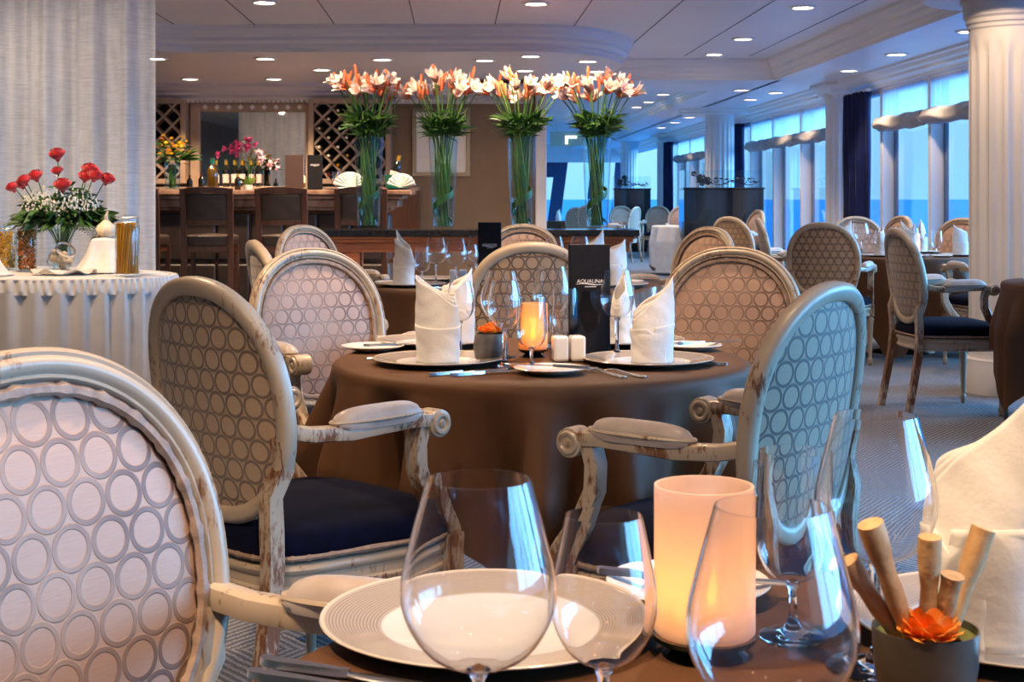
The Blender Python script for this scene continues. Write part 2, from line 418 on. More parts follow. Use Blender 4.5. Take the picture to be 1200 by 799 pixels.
soffit('ceiling_bar_soffit', bar_edge+[(.42, 16.4), (-5.9, 16.4)])
def dense(path, n=6):
    out = []
    for a, c in zip(path[:-1], path[1:]):
        for k in range(n): out.append((a[0]+(c[0]-a[0])*k/n, a[1]+(c[1]-a[1])*k/n))
    return out+[path[-1]]
moulding(bar_edge, 'trim_bar_soffit')
soffit('ceiling_window_soffit', [rp(3.55, YN), rp(WX+.1, YN), rp(WX+.1, YF), rp(3.55, YF)])
moulding([rp(3.55, 15.6), rp(3.55, YN)], 'trim_window_soffit', out=1)
soffit('ceiling_cross_beam', [rp(.2, 15.6), rp(3.6, 15.6), rp(3.6, 17.2), rp(.2, 17.2)])
moulding([rp(1.3, 15.6), rp(3.55, 15.6)], 'trim_cross_beam', out=1)
soffit('ceiling_far', [rp(.8, 17.2), rp(3.6, 17.2), rp(3.6, YF), rp(.8, YF)], 2.60)
moulding([rp(3.10, YF), rp(3.10, 17.2)], 'trim_far_soffit', out=1, z0=ZL, h=.12, dep=.10)
soffit('ceiling_far_soffit', [rp(3.10, 17.2), rp(3.6, 17.2), rp(3.6, YF), rp(3.10, YF)])
# window wall: sill, header, then the frames between the wall columns
cols = [29.4+.15, 22.4+.15, 16.02, 9.3, 2.6, -4.0]
def wallbox(name, x0, x1, y0, y1, z0, z1, m): return quad_floor(name, m, x0, x1, y0, y1, z0, z1)
wallbox('wall_right_sill', WX, WX+.25, YN, YF, 0, .38, M['plaster'])
wallbox('wall_right_header', WX, WX+.25, YN, YF, 2.32, ZU, M['plaster'])
wallbox('trim_sill_board', WX-.06, WX+.04, YN, YF, .38, .42, M['mullion'])
moulding([rp(WX, YF), rp(WX, YN)], 'trim_window_cornice', out=1, z0=2.30, h=.18, dep=.24)
def fluted_column(name, x, y, R, zb, zc, ztop, nfl=18, plinth=True):
    b = MB(); seg = nfl*8
    def fn(u, v):
        z = zb+.0+(zc-zb)*v; a = 2*pi*u
        k = (u*nfl) % 1; fl = max(0, sin(pi*min(1, max(0, (k-.18)/.64))))
        m = max(0, min(1, (zc-.10-z)/.05))*max(0, min(1, (z-zb-.04)/.05))
        r = R-R*.075*(fl**.6)*m
        return (x+r*cos(a), y+r*sin(a), z)
    b.grid(fn, seg, 40, cu=True)
    T = Matrix.Translation((x, y, 0))
    b.lathe([(R, zc-.01), (R*1.03, zc), (R*1.03, zc+.02), (R*1.07, zc+.03), (R*1.07, zc+.055), (R*1.12, zc+.07), (R*1.14, zc+.16), (R*1.2, ztop-.04), (R*1.2, ztop)], 48, T, cap=False)
    if plinth: b.lathe([(R*1.17, 0), (R*1.17, .17), (R*1.13, .19), (R*1.13, .205), (R*1.02, .215), (R, .24)], 48, T, cap=False)
    return struct(b.build(name, M['plaster'], ang=.6))
fluted_column('column_near', 3.085, 8.72, .272, .21, 2.22, 2.42)
fluted_column('column_centre', 3.07, 21.0, .21, .21, 2.40, ZL+.14)
fluted_column('column_far', 2.72, 33.0, .20, .21, 2.38, 2.62)
def ceiling_ring(name, x, y, R):
    b = MB(); b.lathe([(.2, 2.40), (R*.82, 2.40), (R*.84, 2.41), (R*.84, 2.43), (R*.92, 2.445), (R*.92, 2.46), (R, 2.475), (R, 2.55)], 64, Matrix.Translation((x, y, 0)), cap=False)
    struct(b.build(name, M['moulding'], ang=.5))
ceiling_ring('trim_ceiling_ring_near', 3.085, 8.72, .66); ceiling_ring('trim_ceiling_ring_centre', 3.07, 21.0, .66)
for i, yc in enumerate(cols):
    x, y = rp(WX-.05, yc)
    fluted_column('column_wall_%d' % (i+1), x, y, .205, .0, 2.26, ZL, plinth=False)
    # block of cornice breaking forward over the column
    b = MB(); b.sweep([rp(WX, yc+.36)+(2.30,), rp(WX-.16, yc+.30)+(2.30,), rp(WX-.16, yc-.30)+(2.30,), rp(WX, yc-.36)+(2.30,)],
        [(0,0),(.05,0),(.07,.04),(.12,.07),(.14,.11),(.2,.14),(.2,.18),(0,.18)]); struct(b.build('trim_capital_block_%d' % (i+1), M['moulding'], ang=.5))
wn = 0
for i, yc in enumerate(cols):
    end = cols[i+1]+.22 if i+1 < len(cols) else YN
    if i == len(cols)-1: continue
    ys = [yc-.2, yc-1.40, yc-2.90, yc-4.50, yc-5.85, end]
    ys = [q for q in ys if q >= end]
    wn += 1
    fr = MB()
    for q in ys[1:-1]: fr.box(rp(WX+.02, q, 1.36), (.13, .075, 1.96), A)
    fr.box(rp(WX+.03, (ys[0]+ys[-1])/2, .42), (.1, ys[0]-ys[-1], .06), A); fr.box(rp(WX+.03, (ys[0]+ys[-1])/2, 2.3), (.1, ys[0]-ys[-1], .06), A)
    fo = struct(fr.build('window_%d' % wn, M['mullion'], smooth=False, bevel=.006))
    dk = MB()
    for q in ys[1:-1]: dk.box(rp(WX+.10, q-.05, 1.36), (.03, .05, 1.9), A)
    dk.build('frame_gasket', M['navy_frame'], fo, smooth=False)
    for y0, y1 in zip(ys[:-1], ys[1:]):
        if y0-y1 < .3: continue
        g = MB(); g.box(rp(WX+.07, (y0+y1)/2, 1.36), (.008, y0-y1-.07, 1.86), A); g.build('pane', M['pane'], fo, smooth=False)
# blinds and drapes
place_b = ['beyond the near fluted column', 'right of the tall navy drape', 'far along the sea wall', 'in the second bay', 'in the third bay']
def blind(y0, y1, label):
    """gathered roman blind: lit voile above, soft grey folds below"""
    t = thing('roman_blind', label, 'blind', rp(WX-.02, (y0+y1)/2, 2.3), A, 'roman blinds on the sea windows')
    L = y0-y1-.06
    v = MB(); v.grid(lambda u, w: (-.03-.012*sin(u*L*48), (u-.5)*L, -.36*w), int(L*60), 3); v.build('voile', M['voile'], t)
    f = MB()
    def fn(u, w):
        a = w*2*pi; 
        sag = .025*sin(pi*u)
        r = 1+.10*sin(a*4+2*sin(u*9))
        return (-.065+.065*cos(a)*r, (u-.5)*L, -.355-sag*.5+.072*sin(a)*r*(1-.12*abs(2*u-1)**8)+.008*sin(a*6+u*7))
    f.grid(fn, 24, 24, cv=True); f.f += [tuple(range(23, -1, -1)), tuple(24*24+j for j in range(24))]; f.build('folded_cloth', M['blind'], t, ang=1.0)
    return t
def drape(y0, y1, label):
    t = thing('drape', label, 'curtain', rp(WX-.16, (y0+y1)/2, 0), A, 'navy drapes beside the wall columns')
    L = y0-y1; b = MB()
    def fn(u, w):
        z = 2.3*w; pinch = 1-.22*exp(-((z-1.0)/.6)**2)
        y = (u-.5)*L*pinch+.12*(1-pinch)
        return (.055*sin(u*L*44+.6*sin(z*2))+.01*sin(u*90), y, z+.005)
    b.grid(fn, 90, 24); b.build('fabric', M['drape'], t, solid=.006)
    r = MB(); r.box((0, 0, 2.31), (.05, L*1.05, .03)); r.build('rail', M['mullion'], t, smooth=False)
names = ['at the farthest bay', 'behind the centre fluted column', 'next to the half column with the tall navy drape', 'beside the near column', 'behind the camera side']
bl = ['far', 'middle', 'near', 'nearest']
blabels = {
 (1,0): 'grey roman blind next to the navy drape in the bay behind the black cabinet', (1,1): 'grey roman blind in the middle of the bay behind the black cabinet', (1,2): 'grey roman blind touching the half column in the middle of the sea wall',
 (2,0): 'grey roman blind just right of the large navy drape', (2,1): 'grey roman blind just left of the big near column',
 (0,0): 'small far grey roman blind left of the centre column beside a navy drape', (0,1): 'small far grey roman blind hidden mostly by the centre column'}
for i in (0, 1, 2):
    yc = cols[i]; ys = [yc-1.40, yc-2.90, yc-4.50, yc-5.85]
    for k in range(3):
        if (i, k) in blabels: blind(ys[k], ys[k+1], blabels[(i, k)])
for i, lb in ((0, 'far navy drape hanging left of the centre fluted column'), (1, 'navy drape hanging behind the black cabinet right of the centre column'), (2, 'large navy drape hanging beside the half column at the sea window')):
    drape(cols[i]-.50, cols[i]-1.32, lb)
# far end wall with raked frames
b = MB(); b.poly([rp(.8, YF), rp(WX+.2, YF), rp(WX+.2, YF+.15), rp(.8, YF+.15)], 2.12, ZU); struct(b.build('wall_far_header', M['plaster'], smooth=False))
b = MB(); b.poly([rp(.8, YF), rp(WX+.2, YF), rp(WX+.2, YF+.15), rp(.8, YF+.15)], 0, .35); struct(b.build('wall_far_sill', M['plaster'], smooth=False))
fr = MB()
for X0, X1, w in ((2.62, 2.85, .34), (3.55, 3.75, .2), (4.3, 4.45, .3)):
    for q in range(1):
        p = [rp(X0-w/2, YF), rp(X0+w/2, YF)]; t = [rp(X1-w/2, YF), rp(X1+w/2, YF)]
        n = fr.pts([p[0]+(.35,), p[1]+(.35,), t[1]+(2.12,), t[0]+(2.12,)]+[(x, y+.12, z) for x, y, z in (p[0]+(.35,), p[1]+(.35,), t[1]+(2.12,), t[0]+(2.12,))])
        for f in ((0,1,2,3), (7,6,5,4), (0,4,5,1), (1,5,6,2), (2,6,7,3), (3,7,4,0)): fr.f.append(tuple(n+k for k in f))
wf = struct(fr.build('window_far', M['navy_frame'], smooth=False))
g = MB(); g.poly([rp(.9, YF+.1), rp(WX, YF+.1), rp(WX, YF+.11), rp(.9, YF+.11)], .35, 2.12); g.build('pane', M['pane'], wf, smooth=False)
g = MB(); g.poly([rp(1.9, YF-.02), rp(2.7, YF-.02), rp(2.7, YF+.05), rp(1.9, YF+.05)], 1.72, 2.12); g.build('dark_blind', M['navy_frame'], wf, smooth=False)
# pilaster at the end of the taupe wall, bar cornice
b = MB(); b.box((.33, 16.30, 1.24), (.125, .30, 2.48)); b.box((.33, 16.30, .1), (.16, .34, .2)); struct(b.build('column_pilaster', M['plaster'], smooth=False, bevel=.01))
moulding([(-5.9, 16.33), (.25, 16.33)], 'trim_bar_cornice', out=1, z0=2.26, h=.22, dep=.2)
b = MB()
for k in range(95): b.box((-5.2+.054*k, 16.22, 2.285), (.03, .06, .03))
struct(b.build('trim_bar_dentils', M['moulding'], smooth=False))
b = MB(); b.box((-.2, 16.33, .06), (6, .03, .12)); struct(b.build('baseboard_bar', M['plaster'], smooth=False))
# the sea, far below the deck
b = MB(); b.poly([(-9000, -2000), (9000, -2000), (9000, 9000), (-9000, 9000)], -14.2, -14); struct(b.build('sea', M['sea'], smooth=False))
# ------------------------------------------------------------------ downlights
def make_light():
    t = thing('downlight', 'x', 'light')
    b = MB(); b.lathe([(.062, -.001), (.066, -.010), (.078, -.012), (.088, -.006), (.09, 0.0)], 32, cap=False); b.build('trim_ring', M['moulding'], t)
    d = MB(); d.lathe([(0.0, -.003), (.063, -.003)], 32, cap=False); d.build('lens', M['lamp'], t)
    return t
PROTO['light'] = (make_light(), False)
F = 1667.0
def up(px, py, z):            # where a lamp seen at this height on the ceiling stands in plan
    d = (z-H)*F/(231-py); return ((px-600)*d/F, d)
LL = [
 (310, 2, ZU, 'left round downlight in the panelled ceiling above the bar soffit edge'), (628, 3.5, ZU, 'middle round downlight in the panelled ceiling above the lilies'),
 (941, 8, ZU, 'round downlight in the blue-lit ceiling near the top edge right of centre'), (871, 45, ZU, 'second downlight inward of the stepped window soffit'), (837, 63, ZU, 'downlight in the upper ceiling nearest the cross beam'),
 (183, 68, ZL, 'downlight in the bar soffit beside the sheer curtain edge'), (311, 68, ZL, 'downlight in the bar soffit front row above the bar mirror'), (448, 69, ZL, 'downlight in the bar soffit front row above the first lily vase'),
 (568, 70, ZL, 'downlight in the bar soffit front row above the second lily vase'), (689, 71, ZL, 'downlight in the rounded end of the bar soffit'), (622, 65, ZL, 'wide downlight in the bar soffit above the third lily vase'),
 (615, 82, ZL, 'second wide downlight in the bar soffit just above the third lily vase'), (377, 81, ZL, 'wide downlight in the middle of the bar soffit'), (223, 92, ZL, 'downlight against the bar cornice above the yellow flowers'),
 (321, 92, ZL, 'downlight against the bar cornice above the mirror centre'), (699, 83, ZL, 'rear downlight in the rounded end of the bar soffit'),
 (1051, 63, ZL, 'downlight in the window soffit left of the big near column'), (995, 82, ZL, 'downlight in the window soffit above the half column'), (1136, 36, ZL, 'downlight touching the capital of the big near column'),
 (909, 108, ZL, 'downlight in the window soffit right of the centre column'), (869, 105, ZL, 'downlight on the soffit above the centre column capital'), (880, 116, ZL, 'lower downlight in the soffit right of the centre column'),
 (777, 110, 2.60, 'far downlight above and right of the fourth lily vase'), (760, 119, 2.60, 'far downlight just right of the fourth lily vase'), (746, 125, 2.60, 'far downlight beside the top lilies of the fourth vase'),
 (808, 137, ZL, 'far downlight near the stepped soffit left of the centre column'), (791, 143, ZL, 'far downlight second from the centre column'), (775, 149, ZL, 'far downlight third from the centre column')]
for px, py, z, lb in LL:
    x, y = up(px, py, z)
    place('light', lb, (x, y, z+.0), group='recessed ceiling downlights', scale=1.25)
SP = [up(px, py, z)+(z,) for px, py, z, lb in LL]
# the same lamps carry on over the tables and behind the camera
SP += [(-.9, 1.2, ZU), (.5, 2.6, ZU), (-1.4, 4.4, ZU), (.3, 5.2, ZU), (-2.6, 7.2, ZU), (1.6, 7.6, ZU), (-.2, 8.3, ZU), (.9, .3, ZU), (-.5, -1.2, ZU)]
def spot(x, y, z, w, size=110, blend=.6, col=(1,.70,.44), tgt=None, r=.05):
    l = bpy.data.lights.new('downlight_fill_beam', 'SPOT'); l.energy = w; l.spot_size = radians(size); l.spot_blend = blend; l.color = col; l.shadow_soft_size = r  # beams of the downlights, and of added fill spots without fixtures
    o = bpy.data.objects.new('downlight_fill_beam', l); C.objects.link(o); o.location = (x, y, z-.03)
    if tgt: o.rotation_euler = (Vector(tgt)-Vector((x, y, z))).to_track_quat('-Z', 'Y').to_euler()
    return o
# ------------------------------------------------------------------ armchair
OA, OB, OZ = .235, .248, .752
def oval(t, k=0.0):
    n = 2.25; c, s = cos(t), sin(t)
    return ((OA+k)*math.copysign(abs(c)**(2/n), c), (OB+k)*math.copysign(abs(s)**(2/n), s))
def yback(x, z): return -.262-.15*(z-OZ)+.55*x*x
def make_armchair():
    t = thing('armchair', 'x', 'chair'); P = M['paint']
    # oval frame with a stepped moulding
    n = 96; path = []
    for i in range(n):
        a = 2*pi*i/n; x, z = oval(a); path.append((x, yback(x, OZ+z), OZ+z))
    prof = [(-.025,-.012),(-.025,.010),(-.020,.015),(-.014,.013),(-.010,.018),(-.003,.022),(.005,.022),(.011,.018),(.014,.013),(.019,.015),(.026,.009),(.026,-.010),(.018,-.018),(.006,-.021),(-.010,-.020),(-.020,-.017)]
    b = MB(); b.sweep(path, [(-p*.76, q) for p, q in prof], up=(0,.99,.15), closed=True)
    b.build('backrest_frame', P, t, ang=.9)
    def pad(name, sgn, base, bulge, m):
        b = MB()
        def fn(u, v):
            r = max(.001, v); x, z = oval(2*pi*u, -.017); x *= r; z *= r
            q = base+bulge*(1-r**3.2)
            return (x, yback(x, OZ+z)+sgn*q, OZ+z+.15*q*sgn)
        b.grid(fn, 64, 12, cu=True); return b.build(name, m, t, ang=3)
    fp = pad('front_pad', 1, .004, .026, M['linen'])
    pad('rear_panel', -1, .006, .010, M['linen_back'])
    k = 150; path = []
    for i in range(k):
        a = 2*pi*i/k; x, z = oval(a, -.026); path.append((x, yback(x, OZ+z)+.0155, OZ+z))
    pr = [(.0075*cos(2*pi*j/6), .0065*sin(2*pi*j/6)) for j in range(6)]
    sc = [1+.38*(1 if i % 6 == 0 else (.25*sin(i*2.1))) for i in range(k)]
    b = MB(); b.sweep(path, pr, up=(0,1,.15), closed=True, scale=lambda f: sc[min(k-1, int(round(f*(k-1))))]); b.build('braid_trim', M['braid'], fp)
    # rear legs run up as stiles into the oval
    for s in (-1, 1):
        path = [(s*.218, yback(.218, .69)-.002, .69), (s*.214, yback(.21, .63), .63), (s*.202, -.243, .57), (s*.194, -.236, .50), (s*.194, -.234, .42), (s*.198, -.243, .32), (s*.203, -.268, .18), (s*.207, -.302, .0)]
        b = MB(); h = .019
        b.sweep(path, [(-h,-h*.9),(-h,h*.9),(-h*.6,h*1.05),(h*.6,h*1.05),(h,h*.9),(h,-h*.9)], up=(0,1,0), scale=lambda f: 1.12-.18*f if f > .4 else .95+.25*abs(f-.2))
        b.build('leg', P, t, ang=.9)
        def md(a, r, z): return r*(1-.10*abs(cos(5*a))) if .05 < z < .31 else r
        b = MB(); b.box((s*.250, .205, .388), (.05, .05, .085)); b.lathe([(.0,.0),(.011,.0),(.014,.012),(.018,.03),(.018,.042),(.0125,.052),(.013,.056),(.0235,.305),(.024,.312),(.0265,.322),(.0265,.33),(.018,.337),(.018,.343),(.025,.346),(.025,.36)], 30, Matrix.Translation((s*.250, .205, 0)), mod=md)
        b.lathe([(.0,.004),(.008,.004),(.009,.001),(.016,.001),(.018,0)], 16, Matrix.Translation((s*.250, .2325, .39)) @ Matrix.Rotation(-pi/2, 4, 'X'), cap=False)
        b.build('leg', P, t, ang=.6)
    # seat rail and cushion share one outline
    def outline(u, off):
        a = 2*pi*u; e = .42; c, q = cos(a), sin(a)
        px = math.copysign(abs(c)**e, c); py = math.copysign(abs(q)**e, q)
        y = -.008+.232*py+(.028*(1-px*px) if py > 0 else 0)
        x = px*(.240+.034*(py))
        k = 1+off/.25
        return x*k, y*k
    def layers(L, b, nu=72):
        b.grid(lambda u, v: (lambda q: (*outline(u, q[0]), q[1]))(L[int(round(v*(len(L)-1)))]), nu, len(L)-1, cu=True); return b
    b = layers([(-.03,.352),(-.006,.352),(.002,.358),(.002,.366),(-.003,.371),(-.003,.392),(.003,.397),(.006,.405),(.003,.413),(-.004,.419),(-.03,.424)], MB())
    b.build('seat_rail', P, t, ang=.7)
    b = layers([(-.006,.420),(.006,.432),(.010,.448),(.007,.468),(-.006,.484),(-.03,.496),(-.08,.507),(-.15,.514),(-.215,.517),(-.249,.518)], MB())
    cu = b.build('seat_cushion', M['navy'], t, ang=3)
    k = 200; b = MB(); b.sweep([(*outline(i/k, .005), .431) for i in range(k)], [(.006*cos(2*pi*j/6), .0065*sin(2*pi*j/6)) for j in range(6)], closed=True, scale=lambda f: 1+.35*(1 if int(round(f*(k-1))) % 7 == 0 else 0))
    b.build('braid_trim', M['braid'], cu)
    # arms
    for s in (-1, 1):
        b = MB()
        path = [(s*.226, yback(.226, .70)+.005, .705), (s*.240, -.17, .694), (s*.258, -.08, .690), (s*.268, .0, .697), (s*.272, .08, .701), (s*.273, .135, .697)]
        b.sweep(path, [(-.02,-.014),(-.023,0),(-.02,.012),(-.012,.016),(.012,.016),(.02,.012),(.023,0),(.02,-.014),(.012,-.017),(-.012,-.017)], scale=lambda f: (.75+.45*f, 1.0))
        R = Matrix.Translation((s*.273, .146, .688)) @ Matrix.Rotation(pi/2, 4, 'Y')
        pr = [(0,-.031),(.006,-.031),(.009,-.027),(.013,-.027),(.017,-.031),(.022,-.031),(.025,-.026),(.030,-.025),(.031,-.02),(.031,.02),(.030,.025),(.025,.026),(.022,.031),(.017,.031),(.013,.027),(.009,.027),(.006,.031),(0,.031)]
        b.lathe(pr, 28, R, cap=False)
        path = [(s*.271, .112, .695), (s*.270, .098, .645), (s*.268, .102, .59), (s*.264, .132, .53), (s*.259, .176, .475), (s*.252, .208, .435), (s*.250, .212, .40)]
        b.sweep(path, [(-.019,-.015),(-.019,.012),(-.012,.017),(-.006,.013),(.006,.013),(.012,.017),(.019,.012),(.019,-.015)], up=(0,1,0), scale=lambda f: (1.1-.15*f+.25*max(0, f-.6), 1.05+.2*f))
        a = b.build('arm', P, t, ang=.6)
        pb = MB(); L = .215
        def fn(u, v):
            y = -.115+L*u; e = max(0, 1-abs(2*u-1)**3.5)**.5
            x0 = .2515+(.2725-.2515)*min(1, u*1.35); w = .017+.012*e; hh = .010+.026*e
            q = pi*v*2
            return (s*x0+w*cos(q), y, .707+.006*u+hh*max(-.3, sin(q)))
        pb.grid(fn, 20, 16, cv=True)
        n0 = len(pb.v)
        pb.f.append(tuple(range(15, -1, -1))); pb.f.append(tuple(20*16+j for j in range(16)))
        p = pb.build('arm_pad', M['satin'], a, ang=1.2)
        cb = MB(); path = []
        for i in range(48):
            q = 2*pi*i/48; u = .5+.53*cos(q); x0 = .2515+(.2725-.2515)*min(1, max(0, u)*1.35)
            path.append((s*x0+.029*math.copysign(abs(sin(q))**.7, sin(q)), -.115+L*u, .713+.006*u))
        cb.tube(path, .0045, 6, closed=True); cb.build('pad_moulding', P, a)
    return t
PROTO['armchair'] = (make_armchair(), False)
def chair(bx, by, fx, fy, label, group, sc=1.0):
    """bx, by: where the middle of the back stands; fx, fy: where the sitter would face"""
    l = sqrt(fx*fx+fy*fy); fx, fy = fx/l, fy/l
    return place('armchair', label, (bx+fx*.262*sc, by+fy*.262*sc, 0), atan2(-fx, fy), group, sc if sc != 1 else None)
G1 = 'armchairs around the candlelit centre table'; G2 = 'armchairs around the second table'; G3 = 'armchairs around the window table'; G4 = 'armchairs in the far dining area'
chair(-.525, 1.575, .84, -.54, 'large whitewashed armchair in near left corner, pink ring-patterned back facing us', 'armchairs at the nearest table')
chair(-.656, 3.075, .70, .71, 'distressed cream armchair seen from behind, left front of candlelit table', G1)
chair(.62, 2.90, -.80, .60, 'distressed armchair with blue-lit ring back, right front of candlelit table', G1)
chair(-.66, 4.75, .60, -.80, 'armchair with pink back facing us, left rear of candlelit table', G1)
chair(.745, 4.85, -.36, -.93, 'armchair with tan ring-patterned back facing us, right rear of candlelit table', G1)
chair(.075, 5.45, -.05, 1, 'distressed armchair seen from behind directly beyond the candle and menu', G2)
chair(-1.00, 5.70, .93, .36, 'dark-looking armchair seen edge-on behind the pink-backed chair', G2)
chair(-1.27, 8.75, .75, -.66, 'pale armchair top peeking up in front of the bar stools', G2)
chair(.07, 9.0, .02, -1, 'pale armchair behind the second table in front of the console', G2)
chair(1.12, 8.2, -.80, -.60, 'tan armchair facing us, partly hidden behind the tan-backed chair of candlelit table', G2)
chair(1.94, 12.6, .80, .60, 'brown-backed armchair turned away between white-cloth table and window table', G4)
chair(2.17, 7.93, 1, .10, 'grey-white armchair in side view left of the big near column', 'armchairs at the table by the near column')
chair(2.13, 9.75, .38, .92, 'tan ring-backed armchair seen from behind at the window table', G3)
chair(2.06, 11.70, 1, -.10, 'pale blue armchair left of the window table behind the tan-backed one', G3)
chair(3.05, 12.6, .02, -1, 'armchair beyond the window table in front of the navy drape', G3)
chair(3.62, 13.3, -.95, -.30, 'armchair beyond the window table against the sea window', G3)
chair(3.74, 11.85, -.75, -.62, 'shadowed armchair at the window table beside the near column', G3)
chair(3.40, 9.70, -.15, 1, 'armchair mostly hidden behind the near fluted column', G3)
# ------------------------------------------------------------------ tables
def drape_cloth(name, R, side, rot, label, m, cat='tablecloth', loc=(0,0,0), seed=1, folds=14, amp=.035, zt=.75, zmin=.03):
    """a square cloth laid over a round top: flat disc, soft edge, hanging folds, low corners"""
    rnd = random.Random(seed); ph = [rnd.uniform(0, 2*pi) for _ in range(4)]
    def fn(u, v):
        a = 2*pi*u
        if v < .3: r = R*(v/.3)*.985; return (r*cos(a), r*sin(a), zt)
        q = (v-.3)/.7
        k = a-rot; ext = (side/2)/max(abs(cos(k)), abs(sin(k)))
        drop = min(ext-R, zt-zmin); rad = .02
        s = q*drop
        if s < rad*1.57: b = s/rad; r0 = R-.02+rad*sin(b)+.0; z = zt-rad*(1-cos(b))
        else: r0 = R; z = zt-rad-(s-rad*1.57)
        w = min(1, max(0, (zt-z-.03)/.22))
        crn = max(0, cos(4*(k-pi/4)))**2
        r = r0+w*(amp*sin(folds*a+ph[0]+.8*sin(3*a+ph[1]))+.5*amp*sin((folds*1.7//1)*a+ph[2]))+w*.05*crn+.015*w
        return (r*cos(a), r*sin(a), z)
    b = MB(); b.grid(fn, 220, 40, cu=True)
    o = b.build(name, m, ang=3, loc=loc); tag(o, label, cat); return o
def round_table(x, y, R, label, clabel, side, rot, m=None, seed=1, group=None, folds=14, amp=.035):
    t = thing('dining_table', label, 'table', (x, y, 0), group=group)
    b = MB(); b.lathe([(0,.70),(R-.03,.70),(R-.022,.705),(R-.022,.738),(R-.03,.744),(0,.744)], 48, cap=False); b.build('tabletop', M['dark_wood'], t)
    b = MB(); b.lathe([(0,0),(.28,0),(.28,.012),(.25,.022),(.06,.04),(.04,.06),(.04,.66),(.12,.70),(0,.70)], 32, cap=False); b.build('pedestal', M['steel'], t)
    drape_cloth('tablecloth', R, side, rot, clabel, m or M['cloth'], loc=(x, y, 0), seed=seed, folds=folds, amp=amp)
    return t
T0 = (.31, 1.12); T1 = (.08, 3.9); T2 = (.02, 7.2); T3 = (2.95, 10.9); T5 = (3.14, 7.3); T4 = (2.72, 22.0)
GT = 'round dining tables'
round_table(*T0, .585, 'nearest round dining table under the brown cloth at the bottom edge', 'brown tablecloth on the nearest table at bottom edge of view', 1.9, .3, seed=3, group=GT)
round_table(*T1, .57, 'candlelit round dining table in the centre under a brown cloth', 'brown tablecloth draped over the centre table with candle and menu', 1.84, -.70, seed=5, group=GT, folds=13, amp=.062)
round_table(*T2, .74, 'second round dining table behind the centre one under a brown cloth', 'brown tablecloth on second table behind the distressed chair back', 2.1, .2, seed=8, group=GT)
round_table(*T3, .64, 'round dining table by the sea windows under a brown cloth', 'grey-brown tablecloth on the table by the sea windows', 2.1, .5, seed=9, group=GT)
round_table(*T5, .60, 'round dining table cut by the right edge beside the near column', 'brown tablecloth at right edge of view beside the near column', 1.95, -.62, seed=12, group=GT)
round_table(*T4, .56, 'small round dining table under the white cloth in the far dining area', 'white tablecloth on small far table left of the black cabinet', 2.3, .0, M['white_cloth'], seed=15, group=GT)
# far dining area, seen small
chair(1.22, 22.6, .75, .66, 'brown-backed far armchair seen from behind left of the white-cloth table', G4, 1.05)
chair(2.82, 23.4, -.1, -1, 'white-lit far armchair facing us behind the white-cloth table', G4, 1.03)
chair(3.30, 19.2, -.93, -.3, 'pale blue far armchair right of the white-cloth table', G4)
chair(3.58, 23.0, -.5, -.86, 'shadowed far armchair in front of the black cabinet base', G4)
chair(2.25, 26.0, -.85, .5, 'pale far armchair farther back left of the brown-backed one', G4)
chair(2.15, 28.0, .2, -1, 'small far armchair facing us below the distant glass screen', G4)
chair(2.90, 28.2, -.2, -1, 'small far armchair right of the one below the distant screen', G4)
chair(1.13, 24.5, .5, .86, 'tan far armchair seen through the glass of the fourth lily vase', G4)
round_table(1.05, 26.2, .55, 'far round table seen behind the fourth lily vase', 'dark tablecloth on far table seen behind the fourth lily vase', 1.9, .2, seed=17, group=GT)
# console carrying the lilies
cx, cy, cw = -.26, 11.55, 2.55
t = thing('console_table', 'long red-brown console table with black stone top carrying four lily vases', 'table', (cx, cy, 0))
b = MB(); b.box((0, 0, .905), (cw, .50, .05)); b.build('stone_top', M['black_top'], t, smooth=False, bevel=.006)
b = MB(); b.box((0, 0, .868), (cw-.06, .45, .025)); b.box((0, 0, .842), (cw-.09, .42, .03)); b.box((0, 0, .79), (cw-.14, .37, .08)); b.build('apron', M['wood'], t, smooth=False, bevel=.008)
for sx in (-1.02, 1.02):
    for sy in (-.13, .13):
        b = MB(); b.box((sx, sy, .375), (.11, .09, .75)); b.box((sx, sy, .05), (.13, .11, .10)); b.build('leg', M['wood'], t, smooth=False, bevel=.005)
# buffet with pleated skirting
bxc, byc = -3.0, 8.48; BA, BB, BR = 1.12, .66, 2.70
def bel(a, k=1.0):
    x, y = (BA+k)*cos(a), (BB+k)*sin(a); return (x*cos(BR)-y*sin(BR), x*sin(BR)+y*cos(BR))
t = thing('buffet_table', 'oval buffet table with grey-white pleated skirting before the sheer curtain', 'table', (bxc, byc, 0))
b = MB(); b.poly([bel(2*pi*i/64, -.03) for i in range(64)], .70, .742); b.build('tabletop', M['dark_wood'], t, smooth=False)
for i in range(4):
    x, y = bel(pi/4+i*pi/2, -.25); b = MB(); b.box((x, y, .35), (.05, .05, .70)); b.build('leg', M['steel'], t, smooth=False)
def tri(q): q = q % 1; return (q/.62 if q < .62 else (1-q)/.38)
b = MB(); NP = 44
def fn(u, v):
    a = 2*pi*u; z = .672*(1-v)+.01*v
    x, y = bel(a, .004+.017*v+.038*tri(u*NP+.15*sin(u*31))*(1-.88*v)+.008*v)
    return (x, y, z)
b.grid(fn, NP*10, 8, cu=True); sk = b.build('skirting', M['skirt'], t, ang=1.0)
b = MB()
def fn(u, v):
    a = 2*pi*u; z = .742-.085*v
    x, y = bel(a, .012+.010*sin(u*2*pi*120+1.5*sin(u*140))*(v*(1-v)*4)**.5*.7+.012*sin(pi*v*.5)); return (x, y, z)
b.grid(fn, 900, 6, cu=True); b.build('shirred_band', M['skirt'], sk, ang=3)
b = MB(); b.grid(lambda u, v: (*bel(2*pi*u, -BB*(1-v)*.999+.012*v if v < 1 else .014), .750 if v < 1 else .736), 96, 6, cu=True)
